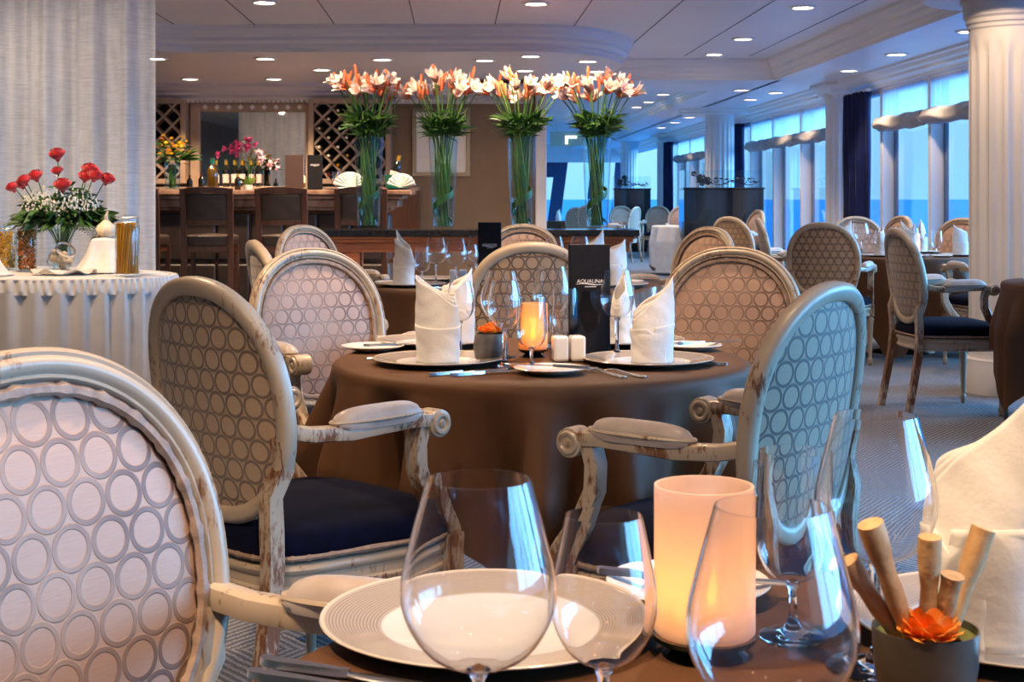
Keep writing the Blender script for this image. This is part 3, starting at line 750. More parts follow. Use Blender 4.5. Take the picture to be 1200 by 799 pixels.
o = b.build('table_linen', M['white_cloth'], loc=(bxc, byc, 0), ang=3); tag(o, 'white linen spread on the oval buffet top under the roses and jars', 'tablecloth')
# sheer curtain on its rail
t = thing('sheer_curtain', 'tall grey-white sheer curtain hanging behind the roses and pasta jars', 'curtain', (-4.0, 9.62, 0))
b = MB()
def fn(u, v):
    x = -.42+2.0*u; z = .02+2.62*v
    return (x, .045*sin(x*21+.8*sin(x*5))+.014*sin(x*57), z)
b.grid(fn, 320, 6); b.build('fabric', M['sheer'], t, ang=3)
b = MB(); b.tube([(-.5, 0, 2.66), (1.62, 0, 2.66)], .018, 10); b.build('rail', M['steel'], t)
for x in (-.3, .5, 1.4):
    b = MB(); b.tube([(x, 0, 2.66), (x, 0, ZU)], .008, 8); b.build('rail_hanger', M['steel'], t)
# ------------------------------------------------------------------ tableware (every prototype stands on z = 0)
def shell(outer, th=.0010):
    """closed thin wall: outer profile up, then the inside back down (bowl part only)"""
    return outer
def stemware(key, name, foot, stem_h, bowl, th=.0009):
    """bowl: (radius, height above stem top)"""
    t = thing(name, 'x', 'glass')
    outer = [(0, 0), (foot, 0), (foot, .0015), (foot*.55, .004), (.010, .009), (.0052, .018), (.0042, stem_h*.5), (.0046, stem_h-.008), (.009, stem_h)]
    outer += [(r, stem_h+z) for r, z in bowl]
    inner = [(max(0, r-th), stem_h+z+(th if i == 0 else 0)) for i, (r, z) in enumerate(bowl)][::-1]
    b = MB(); b.lathe(outer+inner+[(0, stem_h+bowl[0][1]+.0035)], 48, cap=False)
    b.build('glass_body', M['crystal'], t, ang=1.2)
    PROTO[key] = (t, False)
def smooth(pts, n=3):
    for _ in range(n):
        q = [pts[0]]
        for a, b in zip(pts[:-1], pts[1:]): q += [(a[0]*.75+b[0]*.25, a[1]*.75+b[1]*.25), (a[0]*.25+b[0]*.75, a[1]*.25+b[1]*.75)]
        pts = q+[pts[-1]]
    return pts
stemware('burgundy', 'wine_glass', .040, .100, smooth([(.006, .001), (.034, .006), (.054, .035), (.0575, .060), (.049, .095), (.0375, .136)], 3))
stemware('wine', 'wine_glass', .036, .095, smooth([(.005, .001), (.024, .005), (.040, .030), (.043, .055), (.037, .085), (.030, .118)], 3))
stemware('goblet', 'water_goblet', .036, .055, smooth([(.006, .001), (.026, .005), (.040, .030), (.0385, .070), (.036, .115), (.035, .130)], 3))
def make_charger():
    t = thing('charger_plate', 'x', 'plate')
    b = MB(); b.lathe([(0, 0), (.10, 0), (.105, .003), (.155, .010), (.1665, .0135), (.1675, .015), (.1665, .0162), (.155, .0135), (.110, .0065), (.104, .0045), (0, .0042)], 72, cap=False)
    b.build('plate_body', M['charger'], t, ang=.9); return t
PROTO['charger'] = (make_charger(), False)
def make_side_plate():
    t = thing('bread_plate', 'x', 'plate')
    b = MB(); b.lathe([(0, 0), (.052, 0), (.058, .003), (.082, .010), (.0895, .013), (.0905, .0142), (.0895, .0152), (.08, .012), (.056, .006), (.05, .004), (0, .004)], 56, cap=False)
    b.build('plate_body', M['china'], t, ang=.9); return t
PROTO['side'] = (make_side_plate(), False)
def make_napkin(seed, tall=.225, low=.115, rx=.054, ry=.043):
    """starched napkin: a wrapped base with a turned-up cuff, pleated upper leaves flattening to one slanted point"""
    rnd = random.Random(seed); p1, p2, p3 = [rnd.uniform(0, 6.28) for _ in range(3)]
    b = MB()
    def leaf(top, base, dx, shrink, ph):
        def fn(u, v):
            a = 2*pi*u; q = (1+cos(a))/2
            h = base+(top-base)*q**1.15+.004*sin(3*a+p1+ph)
            z = h*v; t = z/tall
            kx = 1.0+.05*sin(pi*min(1, t*1.1))+.02*sin(t*9+p2)+(.05*q-.10*(1-q))*max(0, t-.35)
            ky = max(.10, 1-1.25*max(0, t-.30))
            wr = .0006*sin(z*150+3*sin(a*2+p3))*(.4+t)+.0011*sin(a*4+z*40+p1)
            return (rx*shrink*kx*cos(a)+dx*t+wr*cos(a), (ry*ky*shrink+wr)*sin(a)+.004*sin(t*4+p2), z)
        b.grid(fn, 72, 26, cu=True)
    leaf(tall, low, .004, 1.0, 0); leaf(tall-.010, low+.013, .0, .93, .4); leaf(tall-.022, low+.024, -.003, .87, .8)
    def fc(u, v):     # cuff with a diagonal lapped edge
        a = 2*pi*1.10*u-1.9+p3*.1
        top = .098+.008*sin(a+p1)-.05*max(0, u-.86)/.14
        z = .0005+top*v; t = z/tall
        kx = (1.0+.05*sin(pi*min(1, t*1.1))+.02*sin(t*9+p2))*1.022+.022*u+.014*max(0, v-.8)*5*.5
        return (rx*kx*cos(a)+.0014*sin(z*150+a*4), (ry*1.03+.0012*u)*(1-.10*t)*sin(a)*(1+.02*u+.012*sin(3*a+p2)), z)
    b.grid(fc, 90, 16)
    return b
for k, (sd, tl, lo_) in enumerate(((3, .228, .118), (11, .222, .150))):
    t = thing('napkin', 'x', 'napkin'); make_napkin(sd, tl, lo_).build('folded_linen', M['white_cloth'], t, solid=.0014, ang=1.1)
    PROTO['napkin%d' % k] = (t, False)
def strip(path, widths, th, b):
    """flat metal ribbon: path of (x, z), half widths"""
    n = len(path); i0 = len(b.v)
    for (x, z), w in zip(path, widths):
        b.v += [(x, -w, z), (x, -w*.75, z+th), (x, w*.75, z+th), (x, w, z)]
    for i in range(n-1):
        for j in range(4):
            a = i0+i*4+j; c = i0+i*4+(j+1) % 4; b.f.append((a, c, c+4, a+4))
    b.f.append((i0+3, i0+2, i0+1, i0)); e = i0+(n-1)*4; b.f.append((e, e+1, e+2, e+3))
def make_knife():
    t = thing('table_knife', 'x', 'cutlery')
    b = MB(); strip([(0, .0015), (.004, .001), (.02, .0005), (.06, .001), (.085, .001), (.095, .0015)], [.004, .0075, .0085, .0065, .0055, .0042], .0065, b); b.build('handle', M['steel'], t, ang=.9)
    b = MB(); strip([(.095, .003), (.11, .003), (.16, .0025), (.20, .0025), (.222, .0025), (.226, .003)], [.0042, .0078, .0095, .0092, .0055, .002], .0018, b); b.build('blade', M['steel'], t, ang=.9)
    return t
PROTO['knife'] = (make_knife(), False)
def make_fork():
    t = thing('table_fork', 'x', 'cutlery')
    b = MB(); strip([(0, .001), (.006, .0008), (.03, .0008), (.07, .003), (.115, .007), (.135, .006), (.148, .003)], [.004, .0085, .0075, .004, .003, .006, .0115], .0028, b); b.build('handle', M['steel'], t, ang=.9)
    for y in (-.0095, -.0032, .0032, .0095):
        b = MB(); b.sweep([(.146, y*.95, .0045), (.165, y*1.1, .001), (.19, y*1.1, .0028), (.20, y*1.08, .006)], [(-.0018,-.001),(-.0018,.001),(.0018,.001),(.0018,-.001)], scale=lambda f: 1-.4*f); b.build('tine', M['steel'], t)
    return t
PROTO['fork'] = (make_fork(), False)
def make_shaker():
    t = thing('salt_shaker', 'x', 'shaker')
    b = MB(); b.box((0, 0, .034), (.040, .052, .068)); b.build('shaker_body', M['china'], t, bevel=.007, smooth=False)
    b = MB()
    for x, y in ((0,0),(.009,0),(-.009,0),(0,.009),(0,-.009)): b.lathe([(0,.0685),(.0015,.0685),(.0015,.067)], 8, Matrix.Translation((x, y, 0)), cap=False)
    b.build('pour_holes', M['seam'], t); return t
PROTO['shaker'] = (make_shaker(), False)
def make_menu(w=.115, h=.30, d=.03, m=None, wine=True):
    t = thing('menu', 'x', 'menu')
    b = MB(); b.box((0, 0, h/2), (w, .005, h)); b.build('front_cover', m or M['menu'], t, smooth=False, bevel=.0012)
    b = MB(); b.box((0, d*.5+.004, h/2), (w, .005, h)); b.build('rear_cover', m or M['menu'], t, smooth=False, bevel=.0012)
    b = MB(); b.box((-w/2+.002, d*.25+.002, h/2), (.005, d*.5+.009, h)); b.build('spine', m or M['menu'], t, smooth=False, bevel=.0012)
    b = MB(); b.box((.004, d*.25+.002, h/2), (w-.016, d*.5-.003, h-.012)); b.build('pages', M['ink'], t, smooth=False)
    return t
def menu_logo(t, w, zc):
    cu = bpy.data.curves.new('logo_lettering', 'FONT'); cu.body = 'AQUALINA'; cu.size = w*.128; cu.align_x = 'CENTER'; cu.extrude = .0003; cu.shear = .15
    cu.materials.append(M['ink']); o = bpy.data.objects.new('logo_lettering', cu); C.objects.link(o); o.parent = t
    o.location = (0, -.0030, zc); o.rotation_euler = (pi/2, 0, 0)
    me = bpy.data.meshes.new_from_object(o.evaluated_get(bpy.context.evaluated_depsgraph_get())); bpy.data.objects.remove(o); bpy.data.curves.remove(cu)
    o = bpy.data.objects.new('logo_lettering', me); C.objects.link(o); o.parent = t; o.location = (0, -.0030, zc); o.rotation_euler = (pi/2, 0, 0)
    b = MB(); k = w*.34
    b.sweep([(-k+2*k*i/16, -.0031, zc-.004+.0022*sin(i/16*pi*2)+.0015*i/16) for i in range(17)], [(-.0002,-.0008),(.0002,-.0008),(.0002,.0008),(-.0002,.0008)], up=(0,0,1), scale=lambda f: (1, .35+1.6*sin(pi*f)))
    b.box((.002, -.0029, zc-.0105), (w*.28, .0008, .0018)); b.build('logo_wave', M['ink'], t, smooth=False)
def embossed_glass(t, zb, k):
    pr = [(.000,.0),(.002,.055),(.014,.062),(.026,.085),(.030,.115),(.027,.145),(.021,.175)]
    b = MB(); L = [(-x*k, z*k) for x, z in pr[::-1]]+[(x*k, z*k) for x, z in pr]
    n = b.pts([(x, -.0030, zb+z) for x, z in L]); b.f.append(tuple(range(n, n+len(L)))); m = b.pts([(x, -.002, zb+z) for x, z in L])
    for i in range(len(L)): b.f.append((n+i, n+(i+1) % len(L), m+(i+1) % len(L), m+i))
    b.build('debossed_wine_glass', M['black_gloss'], t, smooth=False)
def lantern(name, label, loc, mm, R, hh, watt, col, group=None):
    t = thing(name, label, 'candle holder', loc, group=group)
    b = MB(); b.lathe([(0,0),(R*.95,0),(R*1.0,.006),(R*.7,.014),(R*.55,.018),(R*.9,.022),(R*1.02,.026),(R*1.02,.030),(0,.030)], 40, cap=False); b.build('base', M['bottle_dark'], t)
    b = MB(); b.lathe([(0,.031),(R-.003,.031),(R,.034),(R,.031+hh),(R-.003,.031+hh),(R-.003,.036),(0,.036)], 48, cap=False); b.build('glass_shade', mm, t, ang=.7)
    c = MB(); c.lathe([(0,.037),(.019,.037),(.019,.056),(.017,.060),(0,.057)], 24, cap=False); cd = c.build('led_candle', M['wax'], t)
    f = MB(); f.lathe([(0,.058),(.006,.062),(.008,.071),(.005,.083),(0,.095)], 12, cap=False); f.build('flame', M['flame'], cd)
    l = bpy.data.lights.new('candle_glow', 'POINT'); l.energy = watt; l.color = col; l.shadow_soft_size = .012
    o = bpy.data.objects.new('candle_glow', l); C.objects.link(o); o.parent = t; o.location = (0, 0, .105)
    return t
ZT = .752
GG = 'clear stemware'; GP = 'charger plates'; GN = 'folded white napkins'; GC = 'table cutlery'; GB = 'white bread plates'
def on(px, py, z=.752): d = (H-z)*F/(py-231); return ((px-600)*d/F, d, z)
# ---- nearest table
place('charger', 'large ribbed charger with white centre beside the near chair arm', (-.022, 1.445, ZT), group=GP, scale=1.03)
place('charger', 'ribbed charger under the tall napkin at lower right', (.515, 1.44, ZT), group=GP, scale=1.03)
place('napkin0', 'large folded white napkin standing at the right edge foreground', (.470, 1.405, ZT+.0045), -1.0, GN, 1.14)
place('burgundy', 'big burgundy glass standing over the ribbed charger in front', (-.024, 1.02, ZT), 0, GG)
place('wine', 'smaller wine glass between the front burgundy glass and white candle', (.068, 1.055, ZT), 0, GG, .95)
place('burgundy', 'burgundy glass overlapping the right side of the white frosted candle', (.170, .93, ZT), 0, GG, 1.0)
place('goblet', 'water goblet right behind the white frosted candle', (.282, 1.42, ZT), 0, GG)
place('burgundy', 'burgundy glass standing behind the breadsticks by the right napkin', (.338, 1.32, ZT), 0, GG)
lantern('candle_holder', 'white frosted cylinder candle holder glowing on the nearest table', (.185, 1.37, ZT-.012), M['frost'], .048, .142, .018, (1,.50,.22), 'candle holders')
place('side', 'bread plate on nearest table behind the white frosted candle', (.195, 1.575, ZT), 0, GB)
place('knife', 'knife lying across the bread plate behind the white candle', (.095, 1.60, ZT+.0155), -.25, GC)
place('knife', 'upper of two knife handles at the bottom left of nearest table', (-.235, 1.335, ZT), -.42, GC)
place('knife', 'lower of two knife handles at the bottom left of nearest table', (-.240, 1.300, ZT), -.42, GC)
# breadsticks in a metal cup
bx, by = .362, 1.245
t = thing('breadstick_cup', 'grey metal cup of breadsticks with an orange flower', 'cup', (bx, by, ZT))
b = MB(); b.lathe([(0,0),(.036,0),(.040,.004),(.0445,.03),(.0455,.062),(.0440,.062),(.043,.03),(.038,.006),(0,.006)], 40, cap=False); b.build('cup_body', M['cup'], t)
b = MB(); b.lathe([(0,.05),(.03,.052),(.0435,.055),(.0435,.045)], 24, cap=False); b.build('moss_filling', M['moss'], t)
for k, (a, til, ln, r, rz) in enumerate(((3.3, .60, .105, .0095, .4), (3.75, .42, .135, .0105, 0), (4.6, .22, .115, .0095, 0), (.0, .33, .120, .010, 0), (-1.2, .36, .085, .009, 0))):
    d = Vector((sin(til)*cos(a), sin(til)*sin(a)*.6, cos(til))); p0 = Vector((.012*cos(a), .012*sin(a), .035))
    b = MB(); pt = [p0+d*ln*i/10 for i in range(11)]
    rr = random.Random(k); b.tube(pt, r, 10, scale=lambda f: .70+.25*f+.45*max(0, f-.6)+.08*sin(f*15+k))
    o = b.build('breadstick', M['bread'], loc=(bx, by, ZT)); tag(o, ['breadstick leaning far left in the metal cup', 'longest breadstick leaning left above the orange flower', 'upright breadstick just behind the orange flower', 'pale breadstick leaning right in the metal cup', 'short breadstick at the front of the metal cup'][k], 'breadstick', 'breadsticks in the metal cup')
def petal_ball(b, c, R, n, rnd, size=.4, squash=.8):
    """ruffled double blossom: small curved petals around a centre"""
    for i in range(n):
        th = i*2.39996; ph = math.acos(1-1.25*(i+.5)/n); d = Vector((sin(ph)*cos(th), sin(ph)*sin(th), cos(ph)*squash))
        u = d.cross(Vector((.1, .2, 1))).normalized(); w = u.cross(d).normalized(); s = R*size*rnd.uniform(.8, 1.2)
        p = Vector(c)+d*R*.45
        def fn(a, q):
            x = (a-.5)*2; return p+u*(x*s*(.45+.55*sin(pi*min(1, q*.9+.15))))+d*(R*.62*q)+w*(s*.9*(q-.2)-.25*s*x*x)
        b.grid(fn, 3, 3)
rnd = random.Random(5); b = MB(); petal_ball(b, (0, 0, 0), .026, 34, rnd); b.build('orange_flower', M['orange_flower'], t, loc=(-.002, -.022, .062))
# ---- candlelit centre table
place('charger', 'charger plate front left on the candlelit table', (-.195, 3.755, ZT), group=GP)
place('charger', 'charger plate front right on the candlelit table', (.360, 3.755, ZT), group=GP)
place('charger', 'charger plate rear left on the candlelit table', (-.235, 4.24, ZT), group=GP)
place('charger', 'charger plate rear right on the candlelit table behind the menu', (.345, 4.26, ZT), group=GP)
place('napkin1', 'folded napkin front left on the candlelit table, tallest point on its left', (-.195, 3.74, ZT+.0045), pi-.25, GN, 1.02)
place('napkin0', 'folded napkin front right on the candlelit table with slanted edge', (.368, 3.735, ZT+.0045), .15, GN, .98)
place('napkin1', 'folded napkin rear left on the candlelit table behind the front left one', (-.165, 4.21, ZT+.0045), .6, GN, .98)
place('napkin0', 'folded napkin rear right on candlelit table behind the tall wine glass', (.325, 4.24, ZT+.0045), 1.2, GN, .95)
place('side', 'bread plate at the left edge of the candlelit table', (-.398, 4.07, ZT), 0, GB)
place('side', 'bread plate at the front of the candlelit table with a knife on it', (.094, 3.545, ZT), 0, GB)
place('side', 'bread plate at the right edge of the candlelit table', (.515, 4.10, ZT), 0, GB)
place('knife', 'knife on the left bread plate of the candlelit table', (-.42, 4.02, ZT+.0155), .35, GC)
place('knife', 'knife on the front bread plate of the candlelit table', (.19, 3.50, ZT+.0155), 2.75, GC)
place('knife', 'knife on the right bread plate of the candlelit table', (.47, 4.06, ZT+.0155), .5, GC)
place('knife', 'left knife of the pair in front of the front left napkin', (-.205, 3.485, ZT), .55, GC)
place('knife', 'right knife of the pair in front of the front left napkin', (-.150, 3.475, ZT), .55, GC)
place('fork', 'left fork of the pair in front of the slanted napkin', (.275, 3.45, ZT), 2.12, GC)
place('fork', 'right fork of the pair in front of the slanted napkin', (.325, 3.455, ZT), 2.20, GC)
place('knife', 'knife with dark handle right of the front right charger', (.560, 3.70, ZT), 2.5, GC)
place('fork', 'fork at the far left edge of the candlelit table', (-.395, 3.85, ZT), .55, GC)
place('goblet', 'water goblet directly in front of the amber candle', (.050, 3.62, ZT), 0, GG)
place('burgundy', 'tall burgundy glass left of the amber candle behind the flower bowl', (-.030, 3.90, ZT), 0, GG)
place('wine', 'wine glass in front of the flower bowl left of the goblet', (-.020, 3.66, ZT), 0, GG, 1.05)
place('wine', 'tall wine glass standing right of the black menu', (.288, 3.90, ZT), 0, GG, 1.12)
place('wine', 'wine glass half hidden behind the front left napkin', (-.145, 3.98, ZT), 0, GG)
place('burgundy', 'burgundy glass between the amber candle and black menu', (.115, 4.14, ZT), 0, GG)
place('goblet', 'water goblet right of the amber candle beyond the salt shakers', (.150, 3.98, ZT), 0, GG)
place('goblet', 'water goblet behind the slanted napkin on candlelit table', (.375, 4.02, ZT), 0, GG)
lantern('candle_holder', 'amber glowing candle holder in the middle of the centre table', (.058, 3.92, ZT-.010), M['amber'], .040, .125, .06, (1,.48,.16), 'candle holders')
place('shaker', 'left white shaker of the pair before the black menu', (.128, 3.80, ZT), .15, 'white shakers', )
place('shaker', 'right white shaker of the pair before the black menu', (.174, 3.81, ZT), .15, 'white shakers')
t = make_menu(.115, .305); t.location = (.218, 3.98, ZT); t.rotation_euler = (-.02, 0, .10); t['label'] = 'tall black menu standing on the candlelit centre table'; t['group'] = 'black standing menus'
menu_logo(t, .115, .198); embossed_glass(t, .004, .98)
t = thing('flower_bowl', 'dark stoneware bowl of orange blossoms on the candlelit table', 'bowl', (-.057, 3.82, ZT))
b = MB(); b.lathe([(0,0),(.036,0),(.043,.010),(.047,.035),(.044,.062),(.040,.073),(.037,.073),(.041,.06),(.043,.035),(.038,.012),(0,.010)], 36, cap=False); b.build('bowl_body', M['stone_bowl'], t)
rnd = random.Random(9)
for k in range(7):
    b = MB(); petal_ball(b, (0,0,0), .017, 22, rnd); a = k*2.2; r = .0 if k == 0 else .024
    b.build('orange_blossom', M['orange_flower'], t, loc=(r*cos(a), r*sin(a), .078+(.010 if k == 0 else 0)))
# ---- second table
for px, py, nm in ((474, 327, 'front left'), (462, 318, 'rear left')):
    pass
place('charger', 'charger plate at the left on the second table', (-.50, 7.02, ZT), group=GP)
place('charger', 'charger plate at the rear left of the second table', (-.42, 7.48, ZT), group=GP)
place('charger', 'charger plate at the right on the second table', (.50, 7.0, ZT), group=GP)
place('charger', 'charger plate at the rear right of the second table', (.40, 7.62, ZT), group=GP)
place('napkin1', 'front left napkin on the second table', (-.535, 7.02, ZT+.0045), 2.4, GN)
place('napkin0', 'rear left napkin on the second table just behind the front left one', (-.565, 7.42, ZT+.0045), 2.2, GN)
place('napkin1', 'right napkin on the second table behind the tall black menu', (.50, 6.92, ZT+.0045), .4, GN)
place('napkin0', 'rear right napkin on the second table before the console end', (.425, 7.60, ZT+.0045), .2, GN)
place('side', 'bread plate at the far left of the second table', (-.62, 7.20, ZT), 0, GB, .85)
place('side', 'bread plate at the front of the second table', (-.15, 6.62, ZT), 0, GB)
place('side', 'bread plate at the right of the second table', (.60, 7.28, ZT), 0, GB, .85)
place('knife', 'knife at the front left edge of the second table', (-.44, 6.80, ZT), .5, GC)
place('knife', 'second knife at the front left edge of the second table', (-.38, 6.76, ZT), .5, GC)
place('goblet', 'water goblet beside the front left napkin of the second table', (-.46, 7.30, ZT), 0, GG)
place('burgundy', 'first burgundy glass right of the napkins on the second table', (-.385, 7.20, ZT), 0, GG)
place('burgundy', 'second burgundy glass right of the napkins on the second table', (-.275, 6.98, ZT), 0, GG)
place('wine', 'wine glass next to the shakers on the second table', (-.205, 7.10, ZT), 0, GG)
place('burgundy', 'burgundy glass left of the menu on the second table', (-.185, 7.42, ZT), 0, GG)
place('burgundy', 'burgundy glass right of the distressed chair top on the second table', (.215, 7.30, ZT), 0, GG)
place('burgundy', 'burgundy glass beside the rear right napkin of the second table', (.345, 7.25, ZT), 0, GG)
place('shaker', 'left white shaker on the second table', (-.300, 7.28, ZT), 0, 'white shakers')
place('shaker', 'right white shaker on the second table', (-.252, 7.29, ZT), 0, 'white shakers')
t = make_menu(.118, .31); t.location = (-.115, 7.28, ZT); t.rotation_euler = (0, 0, -.08); t['label'] = 'black menu standing on the second table before the pale chair'; t['group'] = 'black standing menus'
menu_logo(t, .118, .19)
# ---- window table
tx, ty = T3
w3 = [(-.42, -.02, 'left'), (-.22, -.38, 'front left'), (-.03, -.42, 'front centre'), (.40, -.28, 'front right'), (.28, .34, 'rear right'), (-.30, .36, 'rear left')]
for k, (dx, dy, nm) in enumerate(w3):
    place('charger', nm+' charger plate on the table by the sea windows', (tx+dx, ty+dy, ZT), group=GP, scale=.9)
    place('napkin%d' % (k % 2), nm+' napkin on the table by the sea windows', (tx+dx, ty+dy, ZT+.0045), k*1.1, GN)
for k, (dx, dy, nm) in enumerate(((-.25, .08, 'leftmost'), (-.12, .05, 'second from left'), (.10, -.10, 'middle'), (.20, .12, 'second from right'), (.24, -.22, 'rightmost'), (.05, .30, 'rearmost'))):
    place(('burgundy', 'goblet', 'wine')[k % 3], nm+' glass on the table by the sea windows', (tx+dx, ty+dy, ZT), 0, GG)
place('side', 'bread plate at the front of the sea window table', (tx+.20, ty-.48, ZT), 0, GB, .9)
lantern('candle_holder', 'pinkish frosted candle holder on the table by the sea windows', (tx+.13, ty-.0, ZT-.010), M['frost'], .046, .14, .1, (1,.62,.30), 'candle holders')
place('shaker', 'left white shaker on the table by the sea windows', (tx+.02, ty+.12, ZT), 0, 'white shakers')
place('shaker', 'right white shaker on the table by the sea windows', (tx+.065, ty+.13, ZT), 0, 'white shakers')
# ---- table cut by the right edge, far tables
place('charger', 'charger plate on the table cut by the right edge', (T5[0]-.33, T5[1]+.02, ZT), group=GP)
place('knife', 'knife on the table cut by the right edge', (T5[0]-.53, T5[1]-.08, ZT), .5, GC)
place('napkin1', 'white napkin on the small far white-cloth table', (T4[0]+.10, T4[1]+.1, ZT), 1.0, GN)
place('goblet', 'goblet on the small far white-cloth table', (T4[0]-.12, T4[1]+.0, ZT), 0, GG)
place('wine', 'wine glass on the small far white-cloth table', (T4[0]+.3, T4[1]-.1, ZT), 0, GG)
place('napkin1', 'white napkin on the far table behind the fourth lily vase', (.85, 26.1, ZT), 1.0, GN)
place('wine', 'wine glass on the far table behind the fourth lily vase', (1.22, 26.0, ZT), 0, GG)
# ------------------------------------------------------------------ flowers
def basis(d):
    d = Vector(d).normalized(); u = d.cross(Vector((.31, .12, 1)) if abs(d.z) < .95 else Vector((1, 0, 0))).normalized(); return d, u, d.cross(u)
def leaf_blade(b, p, d, L, w, droop=.3, twist=0):
    d, u, v = basis(d); p = Vector(p); n = 6; i0 = len(b.v)
    side = (u*cos(twist)+v*sin(twist)); side.z *= .4; side.normalize()
    for i in range(n+1):
        t = i/n; c = p+d*L*t-Vector((0, 0, droop*L*t*t)); k = w*sin(pi*(.06+.94*t)**.8)*.5
        nrm = side.cross(d).normalized()
        b.v += [tuple(c-side*k), tuple(c-nrm*k*.35), tuple(c+side*k)]
    for i in range(n):
        a = i0+i*3
        b.f += [(a, a+1, a+4, a+3), (a+1, a+2, a+5, a+4)]
def lily_mesh(seed, open_=1.0):
    rnd = random.Random(seed); b = MB()
    for k in range(6):
        a0 = k*pi/3+rnd.uniform(-.1, .1); wd = .017 if k % 2 else .021; fl = open_*rnd.uniform(.85, 1.15)
        def fn(u, v):
            x = (v-.5)*2; r = .004+.020*u+.050*fl*max(0, u-.42)**1.3; z = .100*u-.045*fl*max(0, u-.62)**1.5
            w = wd*(sin(pi*(.10+.88*u))**.7)*(1+.12*sin(u*22)*abs(x)*(u > .5))
            rr = r+.006*x*x*(1-u); an = a0
            return (rr*cos(an)-x*w*sin(an), rr*sin(an)+x*w*cos(an), z-.004*x*x*u)
        b.grid(fn, 10, 4, uv=True)
    for k in range(6):
        a = k*pi/3+.5; b.tube([(0,0,.02), (.006*cos(a), .006*sin(a), .06), (.016*cos(a), .016*sin(a), .088)], .0011, 5)
        for i in range(len(b.v)-15, len(b.v)): b.uv[i] = (.75, 0, 0)
    return b
def bud_mesh(L=.085):
    b = MB()
    def md(a, r, z): return r*(1-.10*abs(cos(1.5*a)))
    b.lathe([(0,0),(.005,.002),(.010,L*.25),(.0125,L*.55),(.0115,L*.78),(.006,L*.95),(0,L)], 18, cap=False, mod=md); return b
def protopart(b, name, m, ang=1.5):
    o = b.build(name, m, ang=ang); return o
LF = [protopart(lily_mesh(s, op), 'lily_flower', M['lily']) for s, op in ((1, 1.15), (2, .85), (3, 1.0), (4, .45))]
BD = [protopart(bud_mesh(L), 'lily_bud', M['bud']) for L in (.085, .105)]
USED = set()
def part_at(src, parent, p, d, sc=1.0, spin=0):
    o = src if src.name not in USED else src.copy()
    if o is src: USED.add(src.name)
    else: C.objects.link(o)
    o.parent = parent; o.location = p; o.rotation_euler = (Vector(d).to_track_quat('Z', 'Y').to_matrix() @ Matrix.Rotation(spin, 3, 'Z')).to_euler(); o.scale = (sc,)*3
    return o
